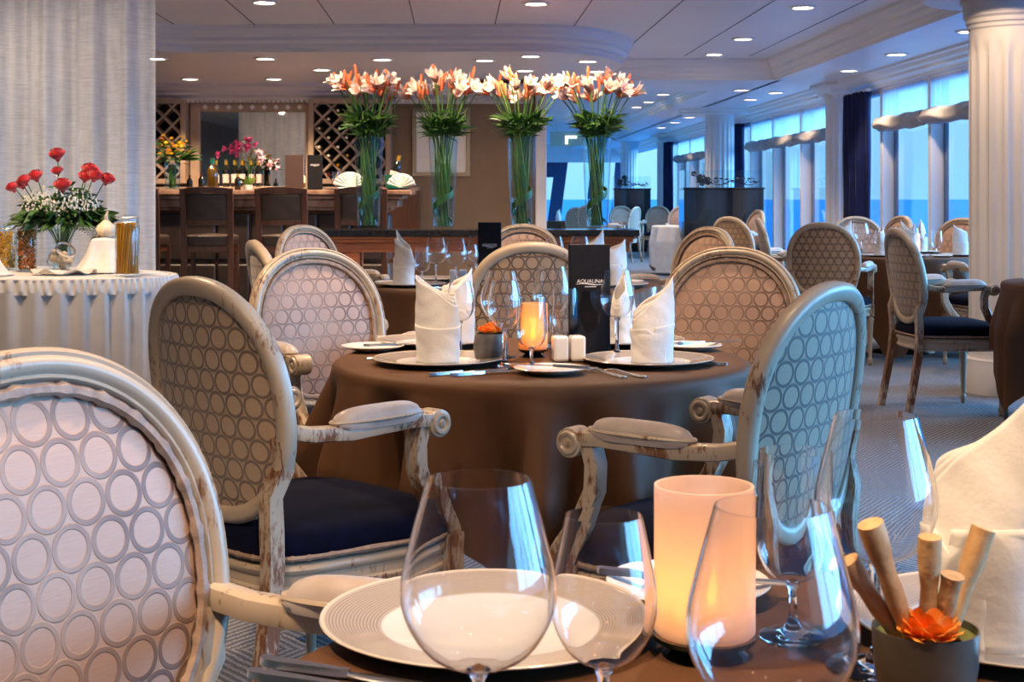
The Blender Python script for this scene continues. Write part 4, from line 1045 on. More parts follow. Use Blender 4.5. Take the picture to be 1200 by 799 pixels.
def lily_vase(x, y, z, label, blabel, seed):
    rnd = random.Random(seed)
    t = thing('glass_vase', label, 'vase', (x, y, z), group='tall tapered glass vases on the console')
    b = MB(); b.lathe([(0,0),(.084,0),(.088,.006),(.118,.735),(.1185,.742),(.1165,.742),(.114,.735),(.083,.030),(.078,.022),(0,.020)], 48, cap=False); b.build('vase_body', M['vase'], t, ang=.6)
    b = MB(); b.lathe([(0,.024),(.080,.026),(.0905,.26),(0,.262)], 40, cap=False); b.build('water', M['jar'], t, ang=.6)
    g = thing('lily_bouquet', blabel, 'flowers', (x, y, z), group='bouquets of orange and white lilies')
    fol = MB(); ends = []; ns = 23
    for k in range(ns):
        a = k*2.39996+rnd.uniform(-.2, .2); r = sqrt((k+.5)/ns)
        p0 = Vector((.05*r*cos(a+2.2), .05*r*sin(a+2.2), .03)); p1 = Vector((.062*r*cos(a+.9), .062*r*sin(a+.9), .38)); p2 = Vector((.085*r*cos(a), .085*r*sin(a), .74)); 
        R3 = .31*r+rnd.uniform(-.02, .02); p3 = Vector((R3*cos(a), R3*sin(a)*.8, 1.10+rnd.uniform(-.05, .10)+.05*(1-r)))
        p25 = p2*.45+p3*.55+Vector((0,0,.03)); 
        path = [p0, p0*.5+p1*.5, p1, p1*.5+p2*.5, p2, p25, p3]
        b = MB(); b.tube(smooth3(path), .0052, 6); b.build('stem', M['leaf_light'] if k % 3 == 0 else M['leaf'], g)
        d = (p3-p2).normalized(); ends.append((p3, d, a, r))
        for i in range(12):
            q = rnd.uniform(.0, .50); p = p2+(p3-p2)*q*.8; aa = a+rnd.uniform(-1.6, 1.6)
            leaf_blade(fol, p, (cos(aa), sin(aa), rnd.uniform(.15, 1.1)), rnd.uniform(.11, .20), rnd.uniform(.020, .034), rnd.uniform(.1, .5), rnd.uniform(0, 3))
        if k % 2 == 0:
            leaf_blade(fol, p0*.9+Vector((0,0,.02)), (p1-p0), rnd.uniform(.22, .55), .022, -.05, a)
    for k in range(3):     # broad leaves wound round inside the vase
        z0 = .05+.09*k
        fol.sweep([(.079*(1+.12*z0)*cos(q*.30+k*2), .079*(1+.12*z0)*sin(q*.30+k*2), z0+.010*q) for q in range(15)], [(-.002,-.016),(.002,-.016),(.002,.016),(-.002,.016)], scale=lambda f: .25+sin(pi*f))
    f = fol.build('foliage', M['leaf'], g, ang=1.5); f['kind'] = 'stuff'
    for i, (p, d, a, r) in enumerate(ends):
        out = Vector((cos(a), sin(a), 0))
        if i % 9 in (2, 4, 7):
            part_at(BD[i % 2], g, p, d*.8+Vector((0,0,.8))+out*.1, rnd.uniform(1.0, 1.2), rnd.uniform(0, 6))
            dd = Vector((rnd.uniform(-.5,.5), rnd.uniform(-.5,.5), 1)); part_at(BD[(i+1) % 2], g, p-d*.03, dd+d*.4, .9)
        else:
            part_at(LF[i % 4], g, p-d*.03, out*(.55+.5*r)+Vector((0,-.25,rnd.uniform(.3, 1.0))), rnd.uniform(1.2, 1.45), rnd.uniform(0, 6))
            if i % 2 == 0: part_at(LF[(i+1) % 4], g, p-d*.05, Vector((rnd.uniform(-1,1), -rnd.uniform(.2, 1), rnd.uniform(.1, .9))), rnd.uniform(1.15, 1.35), rnd.uniform(0, 6))
            if i % 3 == 0: part_at(BD[i % 2], g, p, Vector((rnd.uniform(-.4,.4), rnd.uniform(-.4,.4), 1)), rnd.uniform(.9, 1.15), 0)
def smooth3(pts, n=2):
    pts = [Vector(p) for p in pts]
    for _ in range(n):
        q = [pts[0]]
        for a, b in zip(pts[:-1], pts[1:]): q += [a*.75+b*.25, a*.25+b*.75]
        pts = q+[pts[-1]]
    return pts
for k, (x, nm, wh) in enumerate(((-1.155, 'first', 'before the wine rack end of the bar'), (-.555, 'second', 'before the framed picture'), (.078, 'third', 'before the white pilaster'), (.685, 'fourth', 'before the far dining area'))):
    lily_vase(x, 11.47, .931, nm+' tall glass vase from the left, '+wh, nm+' lily bouquet from the left, '+wh, 20+k)
# roses on the buffet
def rose_mesh(seed, op=1.0):
    rnd = random.Random(seed); b = MB()
    for ring, (n, r, h, fl) in enumerate(((3, .008, .040, .0), (4, .014, .042, .12), (5, .021, .040, .35), (5, .027, .034, .75))):
        for k in range(n):
            a0 = 2*pi*k/n+ring*.8+rnd.uniform(-.15, .15); wd = 2*pi/n*.72
            def fn(u, v):
                x = (v-.5)*2; a = a0+x*wd
                rr = r*(.30+.82*sin(pi*(.06+.60*u)))+.014*fl*op*max(0, u-.6)*1.4*(1-.3*x*x); z = h*u-.010*fl*op*max(0, u-.75)*4-.006*x*x*u
                return (rr*cos(a), rr*sin(a), z)
            b.grid(fn, 6, 6)
    b.lathe([(0,-.012),(.007,-.010),(.010,.0),(.008,.004)], 12, cap=False); return b
RS = [protopart(rose_mesh(s, op), 'rose', M['rose']) for s, op in ((1, 1), (2, 1.3), (3, .7))]
rx, ry, rz = -2.66, 8.42, .752
t = thing('flower_vase', 'clear flared glass vase holding the red roses', 'vase', (rx, ry, rz))
b = MB(); b.lathe([(0,0),(.050,0),(.054,.006),(.056,.05),(.048,.11),(.046,.15),(.058,.20),(.082,.265),(.080,.266),(.055,.20),(.043,.15),(.045,.11),(.052,.05),(.048,.014),(0,.012)], 40, cap=False, mod=lambda a, r, z: r*(1+.02*cos(12*a)*(z > .02))); b.build('vase_body', M['vase'], t, ang=.8)
g = thing('rose_bouquet', 'bouquet of red roses with tiny white blossoms on the buffet', 'flowers', (rx, ry, rz))
sc = 1/197.0
roses = [(52, 180, 1.15), (88, 198, 1.15), (24, 210, .95), (13, 218, .9), (33, 205, 1.05), (18, 214, .9), (65, 217, 1.2), (92, 206, 1.0), (102, 205, 1.1), (112, 209, 1.05), (52, 198, .8)]
rnd = random.Random(4)
for k, (px, py, s) in enumerate(roses):
    p = Vector(((px-59)*sc*1.02, -.10+.05*rnd.uniform(-1, 1) if py > 200 else .02, (322-py)*sc*.98-.02))
    b = MB(); b.tube(smooth3([(0, 0, .03), (p.x*.12, p.y*.1, .18), (p.x*.5, p.y*.5, .32), p]), .003, 6); b.build('stem', M['leaf'], g)
    part_at(RS[k % 3], g, p-Vector((0,0,.02)), Vector((p.x*1.2, -.30, .75)), s*1.35, rnd.uniform(0, 6))
fol = MB(); br = MB()
for k in range(420):
    a = rnd.uniform(0, 2*pi); r = .29*sqrt(rnd.random()); z = .28+rnd.uniform(0, .27)*(1-r/.36)
    leaf_blade(fol, (r*cos(a)*.8, r*sin(a)*.5, z), (cos(a), sin(a)*.7-.3, rnd.uniform(-.25, .6)), rnd.uniform(.07, .13), rnd.uniform(.03, .055), rnd.uniform(.1, .5), rnd.uniform(0, 3))
for k in range(26):
    a = rnd.uniform(0, 2*pi); leaf_blade(fol, (.02*cos(a), .02*sin(a), .03), (cos(a)*.05, sin(a)*.05, 1), .24, .016, 0, a)
for k in range(30):       # fern fronds hanging out low
    a = rnd.uniform(0, 2*pi); d = Vector((cos(a), sin(a)*.6-.3, rnd.uniform(-.05, .3))).normalized()
    for j in range(10):
        p = d*(.10+.02*j)+Vector((0, 0, .25-.0012*j*j))
        for s in (-1, 1): leaf_blade(fol, p, d*.5+Vector((-d.y*s, d.x*s, 0)), .042-.003*j, .010, .2, 0)
for k in range(620):
    a = rnd.uniform(0, 2*pi); r = .24*sqrt(rnd.random()); c = Vector((r*cos(a), r*sin(a)*.6-.07, .38+rnd.uniform(-.09, .20)*(1-r/.30)))
    q = .0075
    for ax in ((1,0,.2), (0,.6,1), (.7,-.7,.3)):
        d, u, v = basis(ax); n = br.pts([c+u*q, c+v*q, c-u*q, c-v*q]); br.f.append((n, n+1, n+2, n+3))
f = fol.build('foliage', M['fern'], g, ang=1.5); f['kind'] = 'stuff'
f = br.build('baby_breath', M['breath'], g, ang=1.5); f['kind'] = 'stuff'
# jars on the buffet
def jar(x, y, R, hh, fill, m, label, lid=True, seed=0, strands=False):
    t = thing('storage_jar', label, 'jar', (x, y, .752), group='glass storage jars on the buffet')
    b = MB(); b.lathe([(0,0),(R-.004,0),(R,.006),(R,hh-.045),(R-.008,hh-.02),(R-.010,hh),(R-.013,hh),(R-.012,hh-.02),(R-.004,hh-.05),(R-.004,.010),(0,.008)], 40, cap=False); b.build('jar_body', M['jar'], t, ang=.7)
    b = MB(); b.lathe([(0,hh+.004),(R-.012,hh+.004),(R-.006,hh+.008),(R-.006,hh+.016),(R-.02,hh+.022),(0,hh+.022)], 36, cap=False); b.build('lid', M['jar'], t, ang=.7)
    b = MB()
    for z, q in ((hh-.018, R-.003), (hh+.010, R-.002)): b.tube([(q*cos(2*pi*i/32), q*sin(2*pi*i/32), z) for i in range(32)], .002, 6, closed=True)
    b.tube([(0, -R, hh-.05), (.006, -R-.008, hh-.03), (.004, -R-.006, hh+.012), (0, -R+.01, hh+.024)], .0022, 6); b.build('wire_clamp', M['steel'], t)
    rnd = random.Random(seed); b = MB()
    if strands:
        for k in range(120):
            a = k*2.39996; r = (R-.010)*sqrt((k+.5)/120); tw = .9 if k % 5 else .5
            b.tube([(r*cos(a), r*sin(a), .012), (r*cos(a+.2*tw), r*sin(a+.2*tw), fill*.5), (r*cos(a+.45*tw), r*sin(a+.45*tw), fill+rnd.uniform(-.012, .012))], .0036, 5)
    else:
        n = int(380*fill/.25)
        for k in range(n):
            a = rnd.uniform(0, 2*pi); r = (R-.013)*(1-.5*rnd.random()**2.5); z = .016+(fill-.02)*rnd.random()
            d = Vector((rnd.uniform(-1,1), rnd.uniform(-1,1), rnd.uniform(-1,1))).normalized()*.011; c = Vector((r*cos(a)*.96, r*sin(a)*.96, z)); e = Vector((d.y, -d.x, d.z))*.5
            b.tube([c-d, c+e*.5, c+d], .0048, 5)
    p = b.build('pasta', m, t, ang=1.2); p['kind'] = 'stuff'
    return t
jar(-2.15, 7.95, .068, .315, .285, M['pasta'], 'tall jar of spaghetti at the right end of the buffet', strands=True)
jar(-2.86, 8.38, .060, .265, .245, M['pasta_mix'], 'tall jar of orange and green pasta left of the roses', seed=2)
jar(-3.06, 8.62, .055, .265, .23, M['pasta_y'], 'jar of plain yellow pasta behind the orange and green one', seed=3)
jar(-2.56, 8.88, .062, .265, .20, M['pasta_tan'], 'jar of tan pasta standing behind the roses', seed=4)
# tipped jar, draped block, garlic
t = thing('tipped_jar', 'tipped glass jar of taupe shells on rumpled linen', 'jar', (-2.545, 8.03, .845))
Rm = Matrix.Rotation(radians(-68), 4, Vector((.25, 1, 0))); Rm = Matrix.Rotation(radians(35), 4, 'Y') @ Matrix.Rotation(radians(25), 4, 'X')
b = MB(); b.lathe([(0,-.075),(.05,-.073),(.066,-.05),(.07,-.01),(.064,.03),(.052,.055),(.054,.07),(.050,.07),(.048,.055),(.06,.03),(.066,-.01),(.062,-.05),(.047,-.069),(0,-.070)], 36, Rm, cap=False); b.build('jar_body', M['jar'], t, ang=.8)
b = MB(); b.lathe([(.054,.060),(.058,.060),(.058,.074),(.054,.074)], 36, Rm, cap=False); b.build('wire_clamp', M['steel'], t)
rnd = random.Random(8)
for k in range(16):
    while True:
        p = Vector((rnd.uniform(-.05,.05), rnd.uniform(-.05,.05), rnd.uniform(-.055,.03)))
        if p.length < .056: break
    b = MB(); b.ball(Rm @ p, .021, 10, 7, (1.1, .8, .9)); b.build('shell', M['shell'], t)
b = MB()
def fn(u, v):
    a = 2*pi*u; r = .15*v; return (r*cos(a)*1.25, r*sin(a)*.8, .008+.014*(1+sin(a*7+v*9))*(v > .3)*v+.01*(1-v))
b.grid(fn, 80, 10, cu=True); o = b.build('linen_napkin', M['white_cloth'], loc=(-2.53, 8.03, .752), solid=.002, ang=2); tag(o, 'rumpled linen napkin under the tipped jar of shells', 'napkin')
t = thing('draped_block', 'block draped in white linen beside the spaghetti jar', 'cloth', (-2.37, 8.32, .752))
b = MB(); b.box((0, 0, .095), (.15, .13, .19), .3); b.build('block', M['dark_wood'], t, smooth=False, bevel=.004)
b = MB()
def fn(u, v):
    a = 2*pi*u; q = v
    sx = .085/max(abs(cos(a-.3)), abs(sin(a-.3))) if True else .1
    if q < .4: r = sx*q/.4; z = .198
    else:
        s = (q-.4)/.6; r = sx+.004+.075*s*s+.018*sin(a*5+1)*s+.02*max(0, cos(a+2.4))*s; z = .198-.192*s
        if s > .9: r += .02*(s-.9)*10
    return (r*cos(a), r*sin(a), z+.006*sin(a*3)*(1-q))
b.grid(fn, 120, 24, cu=True); b.build('linen', M['white_cloth'], t, solid=.002, ang=2)
t = thing('garlic_bulb', 'large garlic bulb resting on the linen-draped block', 'garlic', (-2.375, 8.32, .957))
b = MB(); b.lathe([(0,0),(.03,.002),(.055,.020),(.060,.042),(.050,.066),(.026,.088),(.013,.102),(.011,.118),(.016,.126),(0,.124)], 48, cap=False, mod=lambda a, r, z: r*(1+.05*cos(8*a)*(1 if z < .09 else .4))); b.build('bulb', M['garlic'], t, ang=1.5)
b = MB(); b.tube([(0,0,.115),(.004,0,.135),(.012,-.004,.15)], .010, 8, scale=lambda f: 1-.5*f); b.build('neck', M['garlic'], t)
t = thing('draped_block', 'block draped in white linen at the left edge of view', 'cloth', (-2.97, 7.96, .752))
b = MB(); b.box((0, 0, .07), (.13, .11, .14), .7); b.build('block', M['dark_wood'], t, smooth=False, bevel=.004)
b = MB(); b.grid(fn, 120, 24, cu=True); b.build('linen', M['white_cloth'], t, solid=.002, ang=2); t.scale = (.9, .9, .75)
# ------------------------------------------------------------------ bar
X0, X1, YB = -5.6, -.97, 13.75
t = thing('bar_counter', 'long bar with brown marble top and dark padded leather front', 'bar', ((X0+X1)/2, YB+.3, 0))
L = X1-X0
b = MB(); b.box((0, 0, 1.235), (L, .66, .05)); b.build('marble_top', M['marble'], t, smooth=False, bevel=.012)
b = MB(); b.box((-.03, .01, 1.19), (L-.10, .60, .04)); b.box((-.05, .02, 1.13), (L-.16, .54, .08)); b.box((-.07, .03, 1.075), (L-.24, .50, .03)); b.build('moulded_edge', M['marble'], t, smooth=False, bevel=.014)
b = MB(); b.box((-.10, .06, .53), (L-.34, .42, 1.06)); b.build('bar_carcass', M['dark_wood'], t, smooth=False)
n = 13; pw = (L-.36)/n
for i in range(n):
    for zc, hh in ((.80, .46), (.32, .44)):
        b = MB(); b.box((-L/2+.09+pw*(i+.5), -.165, zc), (pw-.012, .05, hh)); b.build('padded_panel', M['bar_leather'], t, smooth=True, bevel=.022)
for zc, hh in ((.80, .46), (.32, .44)):
    b = MB(); b.box((L/2-.255, .06, zc), (.05, .38, hh)); b.build('padded_panel', M['bar_leather'], t, smooth=True, bevel=.022)
b = MB(); b.box((-.10, .02, .05), (L-.30, .50, .10)); b.build('plinth', M['dark_wood'], t, smooth=False)
def make_stool():
    t = thing('bar_stool', 'x', 'bar stool'); W = M['dark_wood']
    for s in (-1, 1):
        b = MB(); b.sweep([(s*.215, -.235, 0), (s*.213, -.205, .45), (s*.212, -.20, .82), (s*.214, -.225, 1.06), (s*.216, -.265, 1.27)], [(-.026,-.021),(-.026,.021),(.026,.021),(.026,-.021)], up=(0,1,0)); b.build('leg', W, t, smooth=False, bevel=.004)
        b = MB(); b.sweep([(s*.205, .215, 0), (s*.205, .20, .74)], [(-.022,-.022),(-.022,.022),(.022,.022),(.022,-.022)], up=(0,1,0)); b.build('leg', W, t, smooth=False, bevel=.004)
        b = MB(); b.box((s*.208, 0, .30), (.025, .38, .04)); b.build('stretcher', W, t, smooth=False)
    b = MB(); b.box((0, .205, .26), (.38, .03, .045)); b.box((0, -.212, .36), (.38, .03, .045)); b.build('foot_rail', W, t, smooth=False)
    b = MB(); b.box((0, .0, .715), (.42, .40, .07)); b.build('seat_frame', W, t, smooth=False, bevel=.006)
    b = MB(); b.grid(lambda u, v: (.24*math.copysign(abs(cos(2*pi*u))**.4, cos(2*pi*u))*(1-.93*max(0, v-.55)/.45)*(.97+.03*sin(pi*min(1, v*1.6))), .005+.225*math.copysign(abs(sin(2*pi*u))**.4, sin(2*pi*u))*(1-.93*max(0, v-.55)/.45), .75+.085*min(1, v/.55)**.7+.018*max(0, v-.55)/.45), 48, 12, cu=True); b.build('seat_cushion', M['leather'], t, ang=3)
    b = MB(); b.sweep([(-.20+.4*i/10, -.264-.022*sin(pi*i/10), 1.245+.012*sin(pi*i/10)) for i in range(11)], [(-.018,-.03),(-.018,.03),(.018,.03),(.018,-.03)]); b.build('top_rail', W, t, smooth=False, bevel=.006)
    b = MB(); b.sweep([(-.20+.4*i/10, -.206-.02*sin(pi*i/10), .955) for i in range(11)], [(-.013,-.022),(-.013,.022),(.013,.022),(.013,-.022)]); b.build('lower_rail', W, t, smooth=False, bevel=.004)
    def fn(u, v):
        a = 2*pi*v; z = u; q = .030*max(.15, 1)*1
        x = .196*math.copysign(abs(cos(a))**.35, cos(a)); zz = 1.10+.132*math.copysign(abs(sin(a))**.35, sin(a)); 
        y = -.232-.25*(zz-1.10)*.65-.018*(1-(x/.2)**2)
        k = u*2-1; sgn = -1 if k < 0 else 1; e = 1-abs(k)
        return (x*(1-e*.0) if abs(k) > .99 else x*(1-.5*(1-abs(k))), y+sgn*.016*(1-abs(k))**.5*0+.018*math.copysign(1, k)*(1 if abs(k) < .99 else 1), zz if abs(k) > .99 else 1.10+(zz-1.10)*(1-.5*(1-abs(k))))
    b = MB()
    for sg in (-1, 1):
        def fq(u, v):
            x = .193*(2*u-1); zz = .975+.25*v; e = (1-abs(2*u-1)**6)*(1-abs(2*v-1)**6)
            return (x, -.232-.16*(zz-1.10)-.020*(1-(2*u-1)**2)+sg*(.004+.016*e**.6), zz)
        b.grid(fq, 20, 14)
    b.build('back_pad', M['leather'], t, ang=3)
    return t
PROTO['stool'] = (make_stool(), False)
for k, (px, nm) in enumerate(((244, 'first bar stool right of the sheer curtain, brown leather back'), (333, 'second bar stool from the sheer curtain, before the standing menus'), (423, 'third bar stool, seen behind the first lily vase'), (160, 'bar stool half hidden behind the edge of the sheer curtain'))):
    x = (px-600)*13.15/F; place('stool', nm, (x, 13.28, 0), random.Random(k).uniform(-.05, .05), 'bar stools along the bar')
# back bar: mirror, wine racks, shelf
t = thing('bar_mirror', 'large framed mirror behind the bar reflecting the ceiling', 'mirror', (-2.97, 16.31, 1.74))
mw, mh = 1.22, .86
b = MB(); b.box((0, .02, 0), (mw, .02, mh)); b.build('glass', M['mirror'], t, smooth=False)
b = MB()
for sx in (-1, 1): b.box((sx*(mw/2+.05), -.005, 0), (.11, .06, mh+.2))
for sz in (-1, 1): b.box((0, -.005, sz*(mh/2+.05)), (mw, .06, .11))
b.build('frame', M['lattice'], t, smooth=False, bevel=.01)
for k in range(9):
    b = MB(); b.box((-mw/2+.07+.135*k, -.037, mh/2+.05), (.045, .008, .045), M=Matrix.Rotation(pi/4, 3, 'Y')); b.build('frame_diamond', M['moulding'], t, smooth=False)
def wine_rack(x0, x1, z0, z1, label, bottles):
    t = thing('wine_rack', label, 'wine rack', ((x0+x1)/2, 16.32, z0)); w, h = x1-x0, z1-z0
    b = MB(); b.box((0, .0, h/2), (w, .02, h)); b.build('back_panel', M['dark'], t, smooth=False)
    b = MB(); p = .205; yy = -.11
    for s in (-1, 1):
        c = -w-h
        while c < w+h+1:
            # line z = s*x + c, clipped to the opening
            pts = []
            for x in (-w/2, w/2):
                z = s*x+c
                if 0 <= z <= h: pts.append((x, z))
            for z in (0, h):
                x = (z-c)/s
                if -w/2 < x < w/2: pts.append((x, z))
            if len(pts) >= 2:
                (xa, za), (xb, zb) = pts[0], pts[-1]; l = sqrt((xa-xb)**2+(za-zb)**2)
                if l > .05: b.box(((xa+xb)/2, yy-.006*s, (za+zb)/2), (l, .16, .026), M=Matrix.Rotation(-s*pi/4, 3, 'Y'))
            c += p
    b.build('lattice', M['lattice'], t, smooth=False)
    b = MB()
    for sx in (-1, 1): b.box((sx*(w/2+.03), -.10, h/2), (.06, .22, h+.1))
    b.box((0, -.10, -.03), (w, .22, .06)); b.box((0, -.10, h+.03), (w, .22, .06)); b.build('frame', M['lattice'], t, smooth=False, bevel=.006)
    return t
xa = lambda px: (px-600)*16.15/F
wine_rack(xa(368), xa(452), 1.40, 2.25, 'lattice wine rack right of the bar mirror with bottles', None)
wine_rack(xa(150), xa(212), 1.40, 2.25, 'lattice wine rack left of the bar mirror behind yellow flowers', None)
def make_bottle(name='wine_bottle', g=None, foil=None, label=True, s=1.0):
    t = thing(name, 'x', 'bottle')
    b = MB(); b.lathe([(0,0),(.034,0),(.037,.005),(.037,.185),(.033,.208),(.018,.235),(.0145,.25),(.0145,.298),(.016,.300),(.016,.308),(.0135,.31),(0,.31)], 28, cap=False); b.build('bottle_body', g or M['bottle_dark'], t, ang=.8)
    b = MB(); b.lathe([(.0150,.246),(.0152,.31),(.0,.3115)], 20, cap=False); b.build('foil_cap', foil or M['gold'], t, ang=.8)
    if label:
        b = MB(); b.grid(lambda u, v: (.0376*cos(-pi*.95+pi*.9*u), .0376*sin(-pi*.95+pi*.9*u), .045+.10*v), 20, 1); b.build('paper_label', M['paper'], t)
    return t
PROTO['bottle'] = (make_bottle(), False)
PROTO['rack_bottle'] = (make_bottle(foil=M['wax'], label=False), False)
PROTO['rack_bottle_red'] = (make_bottle(foil=M['foil_red'], label=False), False)
PROTO['rack_bottle_gold'] = (make_bottle(foil=M['gold'], label=False), False)
rk = [(386, 139), (399, 150), (375, 150), (386, 161), (407, 161), (375, 172), (397, 172), (386, 182), (408, 182), (397, 193), (386, 204), (397, 129), (407, 139), (375, 194)]
for k, (px, py) in enumerate(rk):
    key = 'rack_bottle_red' if k == 10 else ('rack_bottle_gold' if k in (9, 8) else 'rack_bottle')
    x = xa(px); z = H+(231-py)*16.0/F
    o = place(key, {'rack_bottle': 'cream-capped wine bottle lying in the lattice rack right of the mirror', 'rack_bottle_red': 'red-capped wine bottle lying low in the lattice rack right of the mirror', 'rack_bottle_gold': 'gold-capped wine bottle lying in the lattice rack right of the mirror'}[key], (x, 16.305, z), 0, 'wine bottles lying in the lattice rack')
    o.rotation_euler = (pi/2, 0, 0)
    o.scale = (1, 1, .80)
b = MB(); b.box((-2.75, 16.12, 1.285), (3.4, .36, .04)); o = b.build('back_bar_shelf', M['lattice'], smooth=False, bevel=.006); tag(o, 'pale shelf along the back bar under the mirror', 'shelf')
b = MB(); b.box((-2.75, 16.15, .63), (3.4, .24, 1.25)); o = b.build('back_bar_cabinet', M['dark_wood'], smooth=False, bevel=.006); tag(o, 'dark cabinet below the back bar shelf behind the bar', 'cabinet')
ords = ['first', 'second', 'third', 'fourth', 'fifth', 'sixth']
for k, px in enumerate((254, 265, 275, 284, 294, 303)):
    place('bottle', ords[k]+' dark wine bottle from the left in the row before the mirror', (xa(px)*.994, 16.03, 1.305), .2*k, 'wine bottles in a row before the bar mirror', 1.0)
t = make_bottle('wine_bottle', M['bottle_amber'], M['foil_green'], False); t.location = (-2.91, 13.82, 1.26); t.scale = (1.45, 1.45, 1.0); t['label'] = 'round amber bottle with green cap standing on the bar'
t = make_bottle('wine_bottle', M['bottle_dark'], M['foil_red'], False); t.location = (-3.08, 14.10, 1.26); t.scale = (.8,.8,.55); t['label'] = 'small red-capped bottle on the bar beside yellow flowers'
t = make_bottle('wine_bottle', M['bottle_dark'], M['foil_red'], False); t.location = (-3.20, 14.12, 1.26); t.scale = (.8,.8,.48); t['label'] = 'shorter red-capped bottle right against the yellow flower vase'
t = make_bottle('wine_bottle', M['bottle_dark'], M['gold'], False); t.location = (-2.68, 13.9, 1.26); t.scale = (.8,.8,.52); t['label'] = 'little gold-capped bottle on the bar between amber bottle and orchids'
# yellow flowers
t = thing('flower_vase', 'glass vase of yellow and orange flowers on the bar', 'vase', (-3.33, 13.95, 1.26))
b = MB(); b.lathe([(0,0),(.062,0),(.068,.01),(.078,.27),(.075,.27),(.064,.02),(0,.015)], 32, cap=False); b.build('vase_body', M['vase'], t, ang=.8)
g = thing('yellow_bouquet', 'wild bouquet of yellow and orange flowers with broad dark leaves', 'flowers', (-3.33, 13.95, 1.26))
rnd = random.Random(3); fol = MB()
for k in range(24):
    a = rnd.uniform(0, 6.28); fol.tube([(.03*cos(a), .03*sin(a), .02), (.04*cos(a+1), .04*sin(a+1), .25)], .004, 5)
for k in range(80):
    a = rnd.uniform(0, 6.28); r = rnd.uniform(0, .16); leaf_blade(fol, (r*cos(a), r*sin(a), .27+rnd.uniform(0, .2)), (cos(a), sin(a), rnd.uniform(-.2, .8)), rnd.uniform(.06, .12), .03, .3, rnd.uniform(0, 3))
for k, (dx, dz) in enumerate(((1, .55), (1, .3), (1, .12), (1, .75))):
    leaf_blade(fol, (.06, -.03, .30), (dx, -.15, dz), .27, .065, .15, 1.2)
f = fol.build('foliage', M['leaf'], g, ang=1.5); f['kind'] = 'stuff'
for k in range(34):
    a = rnd.uniform(0, 6.28); r = .20*sqrt(rnd.random()); z = .34+rnd.uniform(0, .28)*(1-r/.35)
    b = MB(); petal_ball(b, (0,0,0), rnd.uniform(.018, .030), 10, rnd, .5)
    b.build('blossom', M['yellow_flower'] if k % 4 else M['orange_flower'], g, loc=(r*cos(a)-.02, r*sin(a)*.7-.04, z))
# orchids
t = thing('orchid_plant', 'magenta and pale pink orchids in front of the bar mirror', 'plant', (-2.60, 14.0, 1.26))
b = MB(); b.lathe([(0,0),(.04,0),(.05,.05),(.046,.05),(.038,.006),(0,.006)], 24, cap=False); b.build('pot', M['china'], t)
fol = MB()
for a in (.4, 1.6, 2.9, 3.7, 4.6, 5.6): leaf_blade(fol, (0,0,.04), (cos(a), sin(a)*.6, 1.3), .16, .06, .3, a)
f = fol.build('foliage', M['leaf_light'], t, ang=1.5); f['kind'] = 'stuff'
sp_ = [((0,0,.05), (.01,0,.25), (-.03,-.02,.40), (-.16,-.04,.42), (-.30,-.05,.36)), ((0,0,.05), (.02,0,.28), (.06,-.02,.46), (-.02,-.04,.52), (-.10,-.05,.44)), ((.01,0,.05), (.04,0,.22), (.10,-.02,.34), (.20,-.03,.32), (.30,-.04,.22))]
for k, s in enumerate(sp_):
    b = MB(); b.tube(smooth3(s), .004, 6); b.build('stem', M['leaf'], t)
for k in range(30):
    s = sp_[k % 3]; q = rnd.random(); p = Vector(s[2])*(1-q)+Vector(s[4])*q+Vector((rnd.uniform(-.04,.04), -.03, rnd.uniform(-.05,.06)))
    b = MB(); d = Vector((rnd.uniform(-.5,.5), -1, rnd.uniform(-.3,.5))); d, u, v = basis(d)
    for j in range(5):
        a = j*2*pi/5+rnd.random(); e = u*cos(a)+v*sin(a); leaf_blade(b, (0,0,0), e+d*.2, .040, .034, .05, a)
    b.build('orchid_blossom', M['pink_orchid'] if k % 3 == 2 else M['orchid'], t, loc=p)
# candlestick, menus, plates and napkins on the bar
t = thing('candlestick', 'small white candlestick on the bar right of the orchids', 'candlestick', (-2.02, 13.85, 1.26))
b = MB(); b.lathe([(0,0),(.035,0),(.036,.008),(.016,.02),(.012,.05),(.018,.06),(.018,.07),(0,.07)], 24, cap=False); b.build('holder', M['brass'], t)
b = MB(); b.lathe([(.011,.07),(.011,.13),(.003,.135),(0,.145)], 16, cap=False); b.build('candle', M['wax'], t)
t = make_menu(.19, .34, .04, M['menu_brown']); t.location = (-2.10+.29, 13.86, 1.262); t.rotation_euler = (0, 0, -.25); t['label'] = 'brown menu standing on the bar, the left of two'; t['group'] = 'standing menus on the bar'
t = make_menu(.145, .34, .03); t.location = (-1.875+.0+.0, 13.80, 1.262); t.location.x = -1.90+.0; t.location = (-1.515-.33, 13.86, 1.262); t.location.x = -1.525-.30; t.location.x = (369-600)*13.86/F; t.rotation_euler = (0, 0, .05); t['label'] = 'black menu with white emblem standing on the bar, right of the brown one'; t['group'] = 'standing menus on the bar'
menu_logo(t, .13, .24)
bpy.data.objects
t = [o for o in C.objects if o.get('label', '').startswith('brown menu')][0]; t.location.x = (345-600)*13.86/F
bo = lambda px, y=13.95: ((px-600)*y/F, y, 1.262)
t = thing('serving_plate', 'green glass plate on the right end of the bar', 'plate', bo(462))
b = MB(); b.lathe([(0,0),(.10,0),(.17,.012),(.172,.016),(.10,.006),(0,.006)], 40, cap=False); b.build('plate_body', M['foil_green'], t)
t = thing('serving_plate', 'white serving plate on the bar behind the first lily vase', 'plate', bo(400))
b = MB(); b.lathe([(0,0),(.10,0),(.16,.012),(.162,.016),(.10,.006),(0,.006)], 40, cap=False); b.build('plate_body', M['china'], t)
